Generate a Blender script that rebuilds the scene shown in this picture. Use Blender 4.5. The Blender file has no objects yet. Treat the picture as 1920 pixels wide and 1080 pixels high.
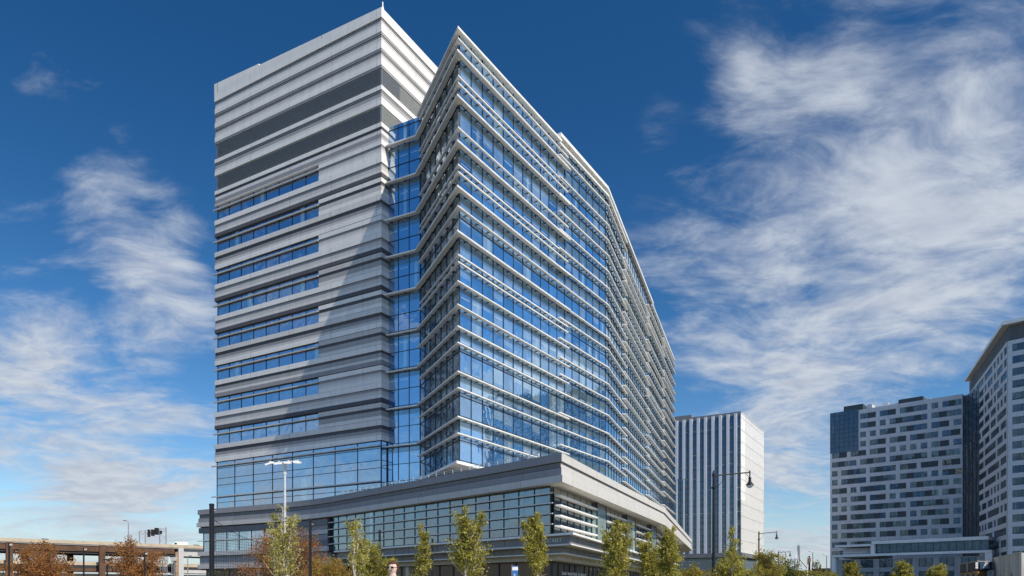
import bpy, math, random
import numpy as np
from mathutils import Vector, Matrix

S = bpy.context.scene
COL = S.collection
R = math.radians

# ------------------------------------------------------------------ camera
EYE = 1.4
FPX, CX, HY = 1340.0, 960.0, 1105.0     # focal length, centre and horizon in photo pixels (level shift lens)
cam_d = bpy.data.cameras.new('camera')
cam = bpy.data.objects.new('camera', cam_d)
COL.objects.link(cam)
cam.location = (0, 0, EYE)
cam.rotation_euler = (R(90), 0, 0)
cam_d.sensor_width = 36
cam_d.lens = FPX / 1920 * 36
cam_d.shift_y = (HY - 540) / 1920
cam_d.clip_end = 6000
cam_d.clip_start = 0.1
S.camera = cam

# ------------------------------------------------------------------ light
SUN_AZ, SUN_EL = 48.5, 46.5             # degrees to the right of straight behind the camera
sl = bpy.data.lights.new('sun', 'SUN')
sl.energy = 5.0
sl.angle = R(0.5)
sl.color = (1.0, 0.925, 0.80)
sun = bpy.data.objects.new('sun', sl)
COL.objects.link(sun)
sv = Vector((math.sin(R(SUN_AZ)) * math.cos(R(SUN_EL)), -math.cos(R(SUN_AZ)) * math.cos(R(SUN_EL)), math.sin(R(SUN_EL))))
sun.rotation_euler = sv.to_track_quat('Z', 'Y').to_euler()
sun.location = (30, -40, 90)
S.view_settings.view_transform = 'Standard'
S.view_settings.look = 'None'
S.view_settings.gamma = 1
S.view_settings.exposure = 0.14
S.view_settings.use_curve_mapping = False


def pdir(px, py):
    return Vector(((px - CX) / FPX, 1, (HY - py) / FPX)).normalized()


class NT:
    """tiny helper round a node tree"""
    def __init__(s, tree):
        s.t = tree
        s.n = tree.nodes
        s.n.clear()

    def new(s, typ, **kw):
        nd = s.n.new(typ)
        for k, v in kw.items():
            setattr(nd, k, v)
        return nd

    def put(s, sock, v):
        if isinstance(v, bpy.types.NodeSocket):
            s.t.links.new(v, sock)
        else:
            sock.default_value = v

    def math(s, op, a, b=None, c=None, clamp=False):
        nd = s.new('ShaderNodeMath', operation=op, use_clamp=clamp)
        for i, v in enumerate((a, b, c)):
            if v is not None:
                s.put(nd.inputs[i], v)
        return nd.outputs[0]

    def vmath(s, op, a, b=None, scale=None):
        nd = s.new('ShaderNodeVectorMath', operation=op)
        s.put(nd.inputs[0], a)
        if b is not None:
            s.put(nd.inputs[1], b)
        if scale is not None:
            s.put(nd.inputs['Scale'], scale)
        return nd.outputs['Value'] if op in ('DOT_PRODUCT', 'LENGTH') else nd.outputs[0]

    def noise(s, vec, scale, detail=4, rough=0.5, dist=0.0):
        nd = s.new('ShaderNodeTexNoise')
        s.put(nd.inputs['Vector'], vec)
        nd.inputs['Scale'].default_value = scale
        nd.inputs['Detail'].default_value = detail
        nd.inputs['Roughness'].default_value = rough
        nd.inputs['Distortion'].default_value = dist
        return nd.outputs['Fac']

    def smooth(s, v, a, b, lo=0.0, hi=1.0):
        nd = s.new('ShaderNodeMapRange', interpolation_type='SMOOTHSTEP')
        s.put(nd.inputs[0], v)
        nd.inputs[1].default_value = a
        nd.inputs[2].default_value = b
        nd.inputs[3].default_value = lo
        nd.inputs[4].default_value = hi
        return nd.outputs[0]

    def mix(s, fac, a, b, mode='MIX'):
        nd = s.new('ShaderNodeMix', data_type='RGBA', blend_type=mode)
        s.put(nd.inputs[0], fac)
        s.put(nd.inputs[6], a if not isinstance(a, tuple) else (*a[:3], 1))
        s.put(nd.inputs[7], b if not isinstance(b, tuple) else (*b[:3], 1))
        return nd.outputs[2]

    def mapping(s, vec, loc=(0, 0, 0), rot=(0, 0, 0), scale=(1, 1, 1)):
        nd = s.new('ShaderNodeMapping')
        s.put(nd.inputs[0], vec)
        nd.inputs['Location'].default_value = loc
        nd.inputs['Rotation'].default_value = rot
        nd.inputs['Scale'].default_value = scale
        return nd.outputs[0]


# ------------------------------------------------------------------ sky
world = bpy.data.worlds.new('World')
S.world = world
world.use_nodes = True
w = NT(world.node_tree)
tc = w.new('ShaderNodeTexCoord')
D = tc.outputs['Generated']
sky = w.new('ShaderNodeTexSky', sky_type='NISHITA', sun_disc=False)
sky.sun_elevation = R(SUN_EL)
sky.sun_rotation = math.atan2(sv.x, sv.y)
sky.air_density = 1.0
sky.dust_density = 0.4
sky.ozone_density = 2.2
sep = w.new('ShaderNodeSeparateXYZ')
w.put(sep.inputs[0], D)
hs = w.new('ShaderNodeHueSaturation')
hs.inputs['Hue'].default_value = 0.504
hs.inputs['Saturation'].default_value = 1.38
# sky darkens upward; gain added behind the camera fills the shaded faces
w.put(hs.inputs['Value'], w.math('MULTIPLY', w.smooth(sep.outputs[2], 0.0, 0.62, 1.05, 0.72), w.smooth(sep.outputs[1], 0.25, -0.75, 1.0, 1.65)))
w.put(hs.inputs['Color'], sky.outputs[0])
# high cirrus on a flat layer: direction divided by height
zc = w.math('ADD', w.math('MAXIMUM', sep.outputs[2], 0.0), 0.16)
pl = w.vmath('SCALE', D, scale=w.math('DIVIDE', 1.0, zc))
cmb = w.new('ShaderNodeSeparateXYZ')
w.put(cmb.inputs[0], pl)
flat = w.new('ShaderNodeCombineXYZ')
w.put(flat.inputs[0], cmb.outputs[0])
w.put(flat.inputs[1], cmb.outputs[1])
flat = flat.outputs[0]
warp = w.new('ShaderNodeTexNoise')
w.put(warp.inputs['Vector'], flat)
warp.inputs['Scale'].default_value = 1.3
warp.inputs['Detail'].default_value = 3
fw = w.vmath('ADD', flat, w.vmath('SCALE', w.vmath('SUBTRACT', warp.outputs['Color'], (0.5, 0.5, 0.5)), scale=0.55))
n_big = w.noise(w.mapping(fw, rot=(0, 0, R(-28)), scale=(1.0, 1.5, 1)), 1.15, 9, 0.60)
n_str = w.noise(w.mapping(fw, rot=(0, 0, R(-50)), scale=(1.0, 1.9, 1)), 2.6, 9, 0.60)
n_fin = w.noise(w.mapping(fw, rot=(0, 0, R(-15)), scale=(1.0, 1.35, 1)), 9.0, 8, 0.62)


def dev(x, k):
    return w.math('MULTIPLY', w.math('SUBTRACT', x, 0.5), k)


dens = w.math('ADD', w.math('ADD', dev(n_big, 2.0), 0.5), w.math('ADD', dev(n_str, 1.3), dev(n_fin, 0.75)))


def blob(px, py, rad, amp, vec=None):
    d = vec if vec is not None else pdir(px, py)
    dt = w.vmath('DOT_PRODUCT', D, tuple(d))
    return w.smooth(dt, math.cos(R(rad)), 1.0, 0.0, amp)


cov = -0.11
for a in ((1650, 100, 11, .22), (1480, 80, 7, .18), (1750, 480, 9, .14), (1480, 300, 9, .24), (1850, 330, 10, .26), (1700, 640, 12, .34), (1400, 640, 9, .26),
          (1330, 480, 8, .16), (1560, 520, 9, .16), (1360, 800, 8, .22), (1500, 760, 8, .18), (1200, 230, 3.5, .22), (1480, 950, 7, .16),
          (150, 240, 5, .30), (300, 560, 5, .30), (250, 400, 5.5, .34), (330, 590, 5, .26), (60, 630, 5, .2), (100, 800, 8, .36), (300, 880, 8, .34), (200, 960, 6, .16),
          (20, 740, 5, .2), (110, 630, 3, .22), (270, 650, 4, .16), (300, 745, 3, .12), (760, 300, 17, -.30), (1020, 150, 8, -.15), (1300, 120, 6, .2), (1230, 350, 4, .16), (1760, 60, 8, .14), (40, 60, 12, -.2), (880, 60, 14, -.25),
          (1560, 470, 4, -.1), (1850, 520, 4, -.12), (1800, 700, 3, -.12)):
    cov = w.math('ADD', cov, blob(*a))
# clouds elsewhere in the sky (they show in the glass)
for v, rad, amp in (((-.80, -.55, .10), 10, .36), ((.90, .42, .09), 19, .95), ((-.97, -.24, .12), 9, .36), ((-.95, .1, .12), 12, .3), ((.7, -.7, .3), 18, .2), ((-.2, -.9, .2), 16, .2)):
    cov = w.math('ADD', cov, blob(0, 0, rad, amp, Vector(v).normalized()))
low = w.smooth(sep.outputs[2], 0.0, 0.20, 0.30, 0.0)
dens = w.math('ADD', w.math('ADD', dens, cov), low)
cl = w.smooth(dens, 0.42, 1.30, 0.0, 0.97)
ccol = w.mix(w.smooth(sep.outputs[2], 0.0, 0.5), (4.9, 5.3, 5.8), (4.7, 5.15, 5.8))
ccol = w.mix(w.smooth(n_fin, 0.3, 0.7), w.mix(1.0, ccol, (.78, .80, .86), 'MULTIPLY'), ccol)
ccol = w.vmath('SCALE', ccol, scale=w.smooth(sep.outputs[1], 0.25, -0.75, 1.0, 1.3))  # clouds behind the camera lifted too, as added fill
hz = w.smooth(sep.outputs[2], 0.0, 0.13, 0.6, 0.0)
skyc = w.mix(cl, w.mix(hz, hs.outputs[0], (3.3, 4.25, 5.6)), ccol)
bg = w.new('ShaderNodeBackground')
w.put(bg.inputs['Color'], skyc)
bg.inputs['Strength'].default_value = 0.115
wo = w.new('ShaderNodeOutputWorld')
w.put(wo.inputs[0], bg.outputs[0])

# ------------------------------------------------------------------ materials
MATS = {}


def mat(name, fn):
    if name in MATS:
        return MATS[name]
    m = bpy.data.materials.new(name)
    m.use_nodes = True
    n = NT(m.node_tree)
    out = n.new('ShaderNodeOutputMaterial')
    n.put(out.inputs['Surface'], fn(n))
    MATS[name] = m
    return m


def princ(n, col, rough=0.6, metal=0.0, spec=0.5, normal=None):
    b = n.new('ShaderNodeBsdfPrincipled')
    n.put(b.inputs['Base Color'], col if not isinstance(col, tuple) else (*col[:3], 1))
    n.put(b.inputs['Roughness'], rough)
    b.inputs['Metallic'].default_value = metal
    b.inputs['Specular IOR Level'].default_value = spec
    if normal is not None:
        n.put(b.inputs['Normal'], normal)
    return b.outputs[0]


def bump(n, h, strength=0.3, dist=0.02):
    b = n.new('ShaderNodeBump')
    b.inputs['Strength'].default_value = strength
    b.inputs['Distance'].default_value = dist
    n.put(b.inputs['Height'], h)
    return b.outputs[0]


def plain(name, col, rough=0.6, metal=0.0, var=0.12, scale=3.0, spec=0.4):
    def f(n):
        o = n.new('ShaderNodeTexCoord').outputs['Object']
        v = n.noise(o, scale, 5, 0.6)
        c = n.mix(n.smooth(v, 0.3, 0.7), tuple(x * (1 - var) for x in col), tuple(min(1, x * (1 + var)) for x in col))
        return princ(n, c, rough, metal, spec)
    return mat(name, f)


def stone(name, col, joint=7.0, var=0.10):
    """cast concrete panels: vertical rain streaks, mottling, open vertical joints, one shade per panel"""
    def f(n):
        uv = n.new('ShaderNodeUVMap', uv_map='UVMap').outputs[0]
        o = n.new('ShaderNodeTexCoord').outputs['Object']
        sp = n.new('ShaderNodeSeparateXYZ')
        n.put(sp.inputs[0], uv)
        v1 = n.noise(n.mapping(o, scale=(1, 1, .25)), 1.4, 6, 0.65)
        v2 = n.noise(o, 9.0, 4, 0.6)
        t = n.math('ADD', n.math('MULTIPLY', v1, .7), n.math('MULTIPLY', v2, .3))
        c = n.mix(n.smooth(t, 0.32, 0.68), tuple(x * (1 - var) for x in col), tuple(min(1, x * (1 + var)) for x in col))
        cell = n.math('FLOOR', n.math('DIVIDE', sp.outputs[0], joint))
        wn = n.new('ShaderNodeTexWhiteNoise', noise_dimensions='2D')
        cc = n.new('ShaderNodeCombineXYZ')
        n.put(cc.inputs[0], cell)
        n.put(cc.inputs[1], n.math('FLOOR', n.math('MULTIPLY', sp.outputs[1], 1.1)))
        n.put(wn.inputs['Vector'], cc.outputs[0])
        c = n.mix(n.math('MULTIPLY', wn.outputs[0], .22), c, tuple(x * .72 for x in col))
        fr = n.math('FRACT', n.math('DIVIDE', sp.outputs[0], joint))
        jt = n.math('LESS_THAN', fr, 0.035 / joint)
        c = n.mix(n.math('MULTIPLY', jt, .7), c, (.03, .03, .03))
        return princ(n, c, 0.85, 0, .25, bump(n, v2, .25, .02))
    return mat(name, f)


def glass(name, pw=1.98, ph=4.4, v0=0.0, base=(.012, .035, .08), pale=(.16, .27, .36), palef=.35, green=True, refl=.34, ior=1.7,
          tint=(.80, .92, 1.0), wob=.6, clmc=(.45, .62, .62), wavescale=.55):
    """coated window glass: mirror layer over what shows behind it; panes differ (blinds, dark rooms)"""
    def f(n):
        uv = n.new('ShaderNodeUVMap', uv_map='UVMap').outputs[0]
        o = n.new('ShaderNodeTexCoord').outputs['Object']
        sp = n.new('ShaderNodeSeparateXYZ')
        n.put(sp.inputs[0], uv)
        u = n.math('DIVIDE', sp.outputs[0], pw)
        v = n.math('DIVIDE', n.math('SUBTRACT', sp.outputs[1], v0), ph)
        fu, fv = n.math('FRACT', u), n.math('FRACT', v)
        cc = n.new('ShaderNodeCombineXYZ')
        n.put(cc.inputs[0], n.math('FLOOR', u))
        n.put(cc.inputs[1], n.math('FLOOR', v))
        wn = n.new('ShaderNodeTexWhiteNoise', noise_dimensions='2D')
        n.put(wn.inputs['Vector'], cc.outputs[0])
        ws = n.new('ShaderNodeSeparateColor')
        n.put(ws.inputs[0], wn.outputs['Color'])
        r1, r2, r3 = ws.outputs[0], ws.outputs[1], ws.outputs[2]
        wf = n.new('ShaderNodeTexWhiteNoise', noise_dimensions='1D')
        n.put(wf.inputs['W'], n.math('FLOOR', n.math('MULTIPLY', v, 1.0)))
        ffl = wf.outputs[0]
        c = n.mix(r1, base, tuple(x * 2.2 for x in base))
        # roller blinds pulled part of the way down
        bl = n.math('MULTIPLY', n.math('LESS_THAN', r2, palef), n.math('GREATER_THAN', fv, n.math('MULTIPLY', r3, .8)))
        bl = n.math('MULTIPLY', bl, n.math('LESS_THAN', n.math('ABSOLUTE', n.math('SUBTRACT', fu, .5)), .42))
        c = n.mix(n.math('MULTIPLY', bl, .8), c, pale)
        # a column or partition standing behind a few panes
        clm = n.math('MULTIPLY', n.math('LESS_THAN', r3, .16), n.math('LESS_THAN', n.math('ABSOLUTE', n.math('SUBTRACT', fu, .6)), .13))
        c = n.mix(n.math('MULTIPLY', clm, .9), c, clmc)
        if green:
            # shadow box at the ceiling of each storey
            g = n.math('GREATER_THAN', fv, .82)
            c = n.mix(n.math('MULTIPLY', g, .85), c, (.085, .125, .12))
            lt = n.math('MULTIPLY', n.math('LESS_THAN', n.math('ABSOLUTE', n.math('SUBTRACT', fv, n.math('ADD', .70, n.math('MULTIPLY', ffl, .06)))), .012),
                        n.math('LESS_THAN', r1, n.math('MULTIPLY', ffl, .8)))
            lt = n.math('MULTIPLY', lt, n.math('LESS_THAN', n.math('ABSOLUTE', n.math('SUBTRACT', fu, .5)), .36))
            c = n.mix(lt, c, (.8, .8, .7))
        # floor slab dimly behind the glass
        c = n.mix(n.math('MULTIPLY', n.smooth(n.noise(o, .35, 3, .6), .4, .65), .35), c, tuple(x * .4 for x in base))
        wv = n.noise(n.vmath('ADD', o, n.vmath('SCALE', wn.outputs['Color'], scale=40.0)), wavescale, 2, .5)
        nrm = bump(n, wv, wob, .05)
        dif = princ(n, c, .35, 0, .3)
        gl = n.new('ShaderNodeBsdfGlossy')
        gl.inputs['Color'].default_value = (*tint, 1)
        gl.inputs['Roughness'].default_value = .015
        n.put(gl.inputs['Normal'], nrm)
        fr = n.new('ShaderNodeFresnel')
        fr.inputs['IOR'].default_value = ior
        fac = n.math('ADD', fr.outputs[0], refl, clamp=True)
        if green:
            fac = n.math('MULTIPLY', fac, n.math('SUBTRACT', 1.0, n.math('MULTIPLY', g, .45)))
        mx = n.new('ShaderNodeMixShader')
        n.put(mx.inputs[0], fac)
        n.put(mx.inputs[1], dif)
        n.put(mx.inputs[2], gl.outputs[0])
        return mx.outputs[0]
    return mat(name, f)


def leafm(name, col, tr=.55):
    def f(n):
        o = n.new('ShaderNodeTexCoord').outputs['Object']
        v = n.noise(o, 2.2, 3, .6)
        c = n.mix(n.smooth(v, .3, .7), tuple(x * .95 for x in col), tuple(x * 1.6 for x in col))
        d = princ(n, c, .6, 0, .25)
        t = n.new('ShaderNodeBsdfTranslucent')
        n.put(t.inputs[0], n.mix(1.0, c, (1.15, 1.05, .6), 'MULTIPLY'))
        mx = n.new('ShaderNodeMixShader')
        mx.inputs[0].default_value = tr
        n.put(mx.inputs[1], d)
        n.put(mx.inputs[2], t.outputs[0])
        return mx.outputs[0]
    return mat(name, f)


M_LIGHT = stone('stone_light', (.80, .77, .73), 7.2, .06)
M_MID = stone('stone_mid', (.56, .535, .51), 7.2, .08)
M_L2 = stone('stone_light_second', (.68, .65, .62), 7.2, .07)
M_G2 = stone('stone_grey_second', (.36, .355, .35), 7.2, .08)
M_GREY = stone('stone_grey', (.30, .295, .30), 7.2, .08)
M_DARK = stone('stone_dark', (.10, .10, .11), 7.2, .10)
M_DK2 = stone('stone_dark_podium', (.19, .19, .195), 7.2, .10)
M_REV = plain('reveal_and_shade_black', (.035, .035, .04), .8)
M_FIN = plain('fin_paint', (.80, .785, .745), .45, 0, .10, 1.3)
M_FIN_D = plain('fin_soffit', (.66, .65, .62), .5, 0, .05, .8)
M_MUL = plain('mullion_dark', (.03, .04, .055), .4, .3)
M_SIL = plain('silver_tube', (.58, .56, .52), .4, .2)
M_LOUV = plain('louvre_blade', (.30, .32, .34), .45, .2)
M_LOUVL = plain('louvre_blade_pale', (.50, .50, .47), .45, .2)
M_WHITE = plain('white_panel', (.84, .83, .80), .55, 0, .04, .5)
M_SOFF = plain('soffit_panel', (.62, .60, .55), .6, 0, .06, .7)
M_PANEL = plain('grey_metal_panel', (.20, .20, .205), .5, .2, .1, .6)
M_BEIGE = plain('beige_panel', (.50, .47, .40), .6, 0, .08, .8)
M_BLACK = plain('black_steel', (.014, .014, .016), .45, .3)
M_ROOF = plain('roof_membrane', (.3, .3, .3), .9)
G_TOWER = glass('glass_strip', 2.45, 4.4, EYE + 16.9 - 3.4, green=False, palef=.4, pale=(.10, .20, .34), base=(.014, .055, .17), refl=.42)
G_BASE = glass('glass_base', 3.6, 3.3, EYE + 10.7, green=False, palef=.3, refl=.42, base=(.02, .06, .14), wob=.4)
G_LINK = glass('glass_link', 1.55, 4.4, EYE + 16.9 - 4.4, palef=.35, refl=.46, base=(.012, .075, .22), pale=(.04, .16, .34), wob=.4)
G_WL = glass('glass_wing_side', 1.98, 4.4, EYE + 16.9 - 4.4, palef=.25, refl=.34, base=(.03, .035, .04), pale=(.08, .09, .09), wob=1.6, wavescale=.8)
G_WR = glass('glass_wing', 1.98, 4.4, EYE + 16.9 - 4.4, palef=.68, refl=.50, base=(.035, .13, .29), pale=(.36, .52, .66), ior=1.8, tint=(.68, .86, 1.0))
G_POD = glass('glass_podium', 1.9, 5.2, EYE + 4.4, green=False, palef=.22, refl=.18, base=(.014, .026, .034), pale=(.09, .15, .16), wob=.5)
G_SHOP = glass('glass_shopfront', 2.2, 5.0, 0, green=False, palef=.3, refl=.01, ior=1.25, base=(.035, .018, .008), pale=(.10, .055, .02), tint=(1, .85, .65))  # brown pane colours stand in for reflections from across the street
G_WT = glass('glass_white_tower', 3.0, 3.9, 0, green=True, palef=.3, refl=.07, base=(.006, .018, .032), pale=(.02, .045, .055), tint=(.5, .6, .72), clmc=(.10, .13, .13))
G_APT = glass('glass_apartment', 1.4, 3.0, 0, green=False, palef=.5, refl=.04, base=(.014, .02, .024), pale=(.12, .14, .13), tint=(.65, .75, .78), clmc=(.10, .13, .13))
G_APD = glass('glass_apartment_dark', 1.6, 3.0, 0, green=False, palef=.2, refl=.06, base=(.008, .018, .028), pale=(.035, .05, .055), tint=(.35, .5, .68), clmc=(.10, .13, .13))
M_BARK = plain('bark', (.20, .165, .13), .9, 0, .3, 12)
M_BARKW = plain('bark_pale', (.42, .37, .30), .9, 0, .3, 12)


# ------------------------------------------------------------------ mesh builder
class MB:
    def __init__(s):
        s.v, s.f, s.m, s.uv, s.mats = [], [], [], [], []

    def mi(s, m):
        if m not in s.mats:
            s.mats.append(m)
        return s.mats.index(m)

    def face(s, pts, m, uv=None):
        i = len(s.v)
        s.v += [tuple(p) for p in pts]
        s.f.append(tuple(range(i, i + len(pts))))
        s.m.append(s.mi(m))
        s.uv.append(uv or [(p[0] + p[1], p[2]) for p in pts])

    def wall(s, p0, p1, z0, z1, m, u0=0.0, ztop1=None):
        L = math.hypot(p1[0] - p0[0], p1[1] - p0[1])
        t1 = z1 if ztop1 is None else ztop1
        s.face([(p0[0], p0[1], z0), (p1[0], p1[1], z0), (p1[0], p1[1], t1), (p0[0], p0[1], z1)], m,
               [(u0, z0), (u0 + L, z0), (u0 + L, t1), (u0, z1)])
        return u0 + L

    def prism(s, poly, z0, z1, m, mt=None, mb=None):
        n = len(poly)
        u = 0
        for i in range(n):
            u = s.wall(poly[i], poly[(i + 1) % n], z0, z1, m, u)
        s.face([(p[0], p[1], z1) for p in poly], mt or m)
        s.face([(p[0], p[1], z0) for p in reversed(poly)], mb or m)

    def obox(s, c, ax, ay, az, m):
        """box from centre and three half-axis vectors"""
        c, ax, ay, az = Vector(c), Vector(ax), Vector(ay), Vector(az)
        P8 = [c + sx * ax + sy * ay + sz * az for sz in (-1, 1) for sy in (-1, 1) for sx in (-1, 1)]
        for q in ((0, 2, 3, 1), (4, 5, 7, 6), (0, 1, 5, 4), (1, 3, 7, 5), (3, 2, 6, 7), (2, 0, 4, 6)):
            s.face([P8[k] for k in q], m)

    def box(s, x0, x1, y0, y1, z0, z1, m):
        s.obox(((x0 + x1) / 2, (y0 + y1) / 2, (z0 + z1) / 2), ((x1 - x0) / 2, 0, 0), (0, (y1 - y0) / 2, 0), (0, 0, (z1 - z0) / 2), m)

    def bar(s, p, q, w, h, m):
        """beam p->q, width w sideways, height h"""
        p, q = Vector(p), Vector(q)
        d = q - p
        up = Vector((0, 0, 1)) if abs(d.normalized().z) < .95 else Vector((0, 1, 0))
        sd = d.cross(up).normalized()
        u2 = sd.cross(d).normalized()
        s.obox((p + q) / 2, d / 2, sd * w / 2, u2 * h / 2, m)

    def tube(s, p, q, r0, r1, m, n=8, cap=True):
        p, q = Vector(p), Vector(q)
        d = (q - p).normalized()
        a = d.cross(Vector((0, 0, 1)) if abs(d.z) < .9 else Vector((1, 0, 0))).normalized()
        b = d.cross(a)
        A = [p + (a * math.cos(2 * math.pi * i / n) + b * math.sin(2 * math.pi * i / n)) * r0 for i in range(n)]
        B = [q + (a * math.cos(2 * math.pi * i / n) + b * math.sin(2 * math.pi * i / n)) * r1 for i in range(n)]
        for i in range(n):
            j = (i + 1) % n
            s.face([A[i], A[j], B[j], B[i]], m)
        if cap:
            s.face(list(reversed(A)), m)
            s.face(B, m)

    def lathe(s, c, prof, m, n=16):
        c = Vector(c)
        for (r0, z0), (r1, z1) in zip(prof, prof[1:]):
            for i in range(n):
                a, b = 2 * math.pi * i / n, 2 * math.pi * (i + 1) / n
                s.face([c + Vector((r0 * math.cos(a), r0 * math.sin(a), z0)), c + Vector((r0 * math.cos(b), r0 * math.sin(b), z0)),
                        c + Vector((r1 * math.cos(b), r1 * math.sin(b), z1)), c + Vector((r1 * math.cos(a), r1 * math.sin(a), z1))], m)

    def build(s, name, parent=None, smooth=False, origin=None):
        me = bpy.data.meshes.new(name)
        o = bpy.data.objects.new(name, me)
        off = Vector(origin) if origin is not None else Vector((0, 0, 0))
        me.from_pydata([tuple(Vector(v) - off) for v in s.v], [], s.f)
        for m in s.mats:
            me.materials.append(m)
        me.polygons.foreach_set('material_index', s.m)
        ul = me.uv_layers.new(name='UVMap')
        ul.data.foreach_set('uv', [c for f in s.uv for p in f for c in p])
        if smooth:
            me.polygons.foreach_set('use_smooth', [True] * len(s.f))
        me.update()
        COL.objects.link(o)
        if parent is not None:
            o.parent = parent
            if origin is None:
                # geometry was given in world metres
                o.matrix_parent_inverse = parent_inverse(parent)
            else:
                o.location = off
        else:
            o.location = off
        return o


def world_of(o):
    m = Matrix.Translation(o.location) @ o.rotation_euler.to_matrix().to_4x4()
    if o.parent is not None:
        return world_of(o.parent) @ o.matrix_parent_inverse @ m
    return m


def parent_inverse(p):
    return world_of(p).inverted()


def thing(name, label, cat, loc=(0, 0, 0), rotz=0, group=None):
    o = bpy.data.objects.new(name, None)
    o.empty_display_size = .5
    COL.objects.link(o)
    o.location = loc
    o.rotation_euler = (0, 0, rotz)
    tag(o, label, cat, group)
    return o


def tag(o, label, cat, group=None):
    o['label'] = label
    o['category'] = cat
    if group:
        o['group'] = group
    return o


def structure(o):
    o['kind'] = 'structure'
    return o


def dup(root, loc, label, rotz=None):
    r = root.copy()
    COL.objects.link(r)
    r.location = loc
    r['label'] = label
    if rotz is not None:
        r.rotation_euler = (0, 0, rotz)
    for ch in list(root.children):
        c = ch.copy()
        COL.objects.link(c)
        c.parent = r
        for g in ch.children:
            d = g.copy()
            COL.objects.link(d)
            d.parent = c
    return r


def at(px, Y):
    return ((px - CX) / FPX * Y, Y)


def zz(py, Y):
    return EYE + (HY - py) / FPX * Y


def lerp(a, b, t):
    return tuple(x + (y - x) * t for x, y in zip(a, b))


def plen(a, b):
    return math.hypot(b[0] - a[0], b[1] - a[1])


def along(a, b, d):
    return lerp(a, b, d / plen(a, b))


def area(poly):
    return sum(poly[i][0] * poly[(i + 1) % len(poly)][1] - poly[(i + 1) % len(poly)][0] * poly[i][1] for i in range(len(poly))) / 2


def offset_closed(poly, d):
    """counter-clockwise polygon grown outward by d"""
    n = len(poly)
    out = []
    for i in range(n):
        a, b, c = Vector(poly[i - 1]), Vector(poly[i]), Vector(poly[(i + 1) % n])
        e1, e2 = (b - a).normalized(), (c - b).normalized()
        n1, n2 = Vector((e1.y, -e1.x)), Vector((e2.y, -e2.x))
        k = (n1 + n2) / max(.25, (1 + n1.dot(n2)))
        out.append(tuple(b + k * d))
    return out


def offset_open(pts, d):
    """polyline moved to its right-hand side by d"""
    n = len(pts)
    out = []
    for i in range(n):
        b = Vector(pts[i])
        if i == 0:
            e = (Vector(pts[1]) - b).normalized()
            out.append(tuple(b + Vector((e.y, -e.x)) * d))
        elif i == n - 1:
            e = (b - Vector(pts[-2])).normalized()
            out.append(tuple(b + Vector((e.y, -e.x)) * d))
        else:
            e1, e2 = (b - Vector(pts[i - 1])).normalized(), (Vector(pts[i + 1]) - b).normalized()
            n1, n2 = Vector((e1.y, -e1.x)), Vector((e2.y, -e2.x))
            out.append(tuple(b + (n1 + n2) / (1 + n1.dot(n2)) * d))
    return out


def curtain(name, p0, p1, z0, z1, gmat, parent, bay, transoms, u0=0.0, mw=.052, md=.06, cap=None, mm=None):
    """one flat glazed face with its grid of mullions as a child"""
    g = MB()
    g.wall(p0, p1, z0, z1, gmat, u0)
    go = g.build(name, parent)
    fr = MB()
    e = (Vector(p1) - Vector(p0)).normalized()
    nrm = Vector((e.y, -e.x))
    L = plen(p0, p1)
    mm = mm or M_MUL
    n = max(1, round(L / bay))
    for i in range(n + 1):
        c = Vector(along(p0, p1, min(L - mw / 2, max(mw / 2, L * i / n)))) + nrm * md / 2
        fr.obox((c.x, c.y, (z0 + z1) / 2), (e.x * mw / 2, e.y * mw / 2, 0), (nrm.x * md / 2, nrm.y * md / 2, 0), (0, 0, (z1 - z0) / 2), mm)
    for z in transoms:
        if z0 < z < z1:
            c = (Vector(p0) + Vector(p1)) / 2 + nrm * (md + .01) / 2
            fr.obox((c.x, c.y, z), (e.x * L / 2, e.y * L / 2, 0), (nrm.x * (md + .01) / 2, nrm.y * (md + .01) / 2, 0), (0, 0, mw * .45), mm)
    fr.build('frame', go)
    return go


def fin(name, pts, z, depth, parent, thick=.24, inner=.14, bay=1.98, brackets=True, m=None):
    """sunshade blade swept along a polyline on the facade, mitred at corners"""
    m = m or M_FIN
    prof = [(0, 0), (1, 0), (1, -thick * .62), (.93, -thick), (.80, -thick), (.79, -thick * .78), (.52, -thick * .78), (.51, -thick * .9), (.44, -thick * .9),
            (.43, -thick * .72), (.12, -thick * .72), (.11, -thick * .85), (0, -thick * .85)]
    rows = []
    for f, dz in prof:
        off = offset_open(pts, inner + (depth - inner) * f)
        rows.append([(p[0], p[1], z + dz) for p in off])
    b = MB()
    k = len(prof)
    for i in range(len(pts) - 1):
        for j in range(k):
            j2 = (j + 1) % k
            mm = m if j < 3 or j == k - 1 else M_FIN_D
            b.face([rows[j][i], rows[j2][i], rows[j2][i + 1], rows[j][i + 1]], mm)
    b.face([rows[j][0] for j in range(k)], m)
    b.face([rows[j][-1] for j in reversed(range(k))], m)
    if brackets:
        for i in range(len(pts) - 1):
            L = plen(pts[i], pts[i + 1])
            e = (Vector(pts[i + 1]) - Vector(pts[i])).normalized()
            nr = Vector((e.y, -e.x))
            q = bay * .5
            while q < L - .3:
                c = Vector(along(pts[i], pts[i + 1], q)) + nr * (inner * .6)
                b.obox((c.x, c.y, z - thick * .55), (e.x * .05, e.y * .05, 0), (nr.x * inner * .9, nr.y * inner * .9, 0), (0, 0, thick * .7), M_MUL)
                q += bay
    return b.build(name, parent)


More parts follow.
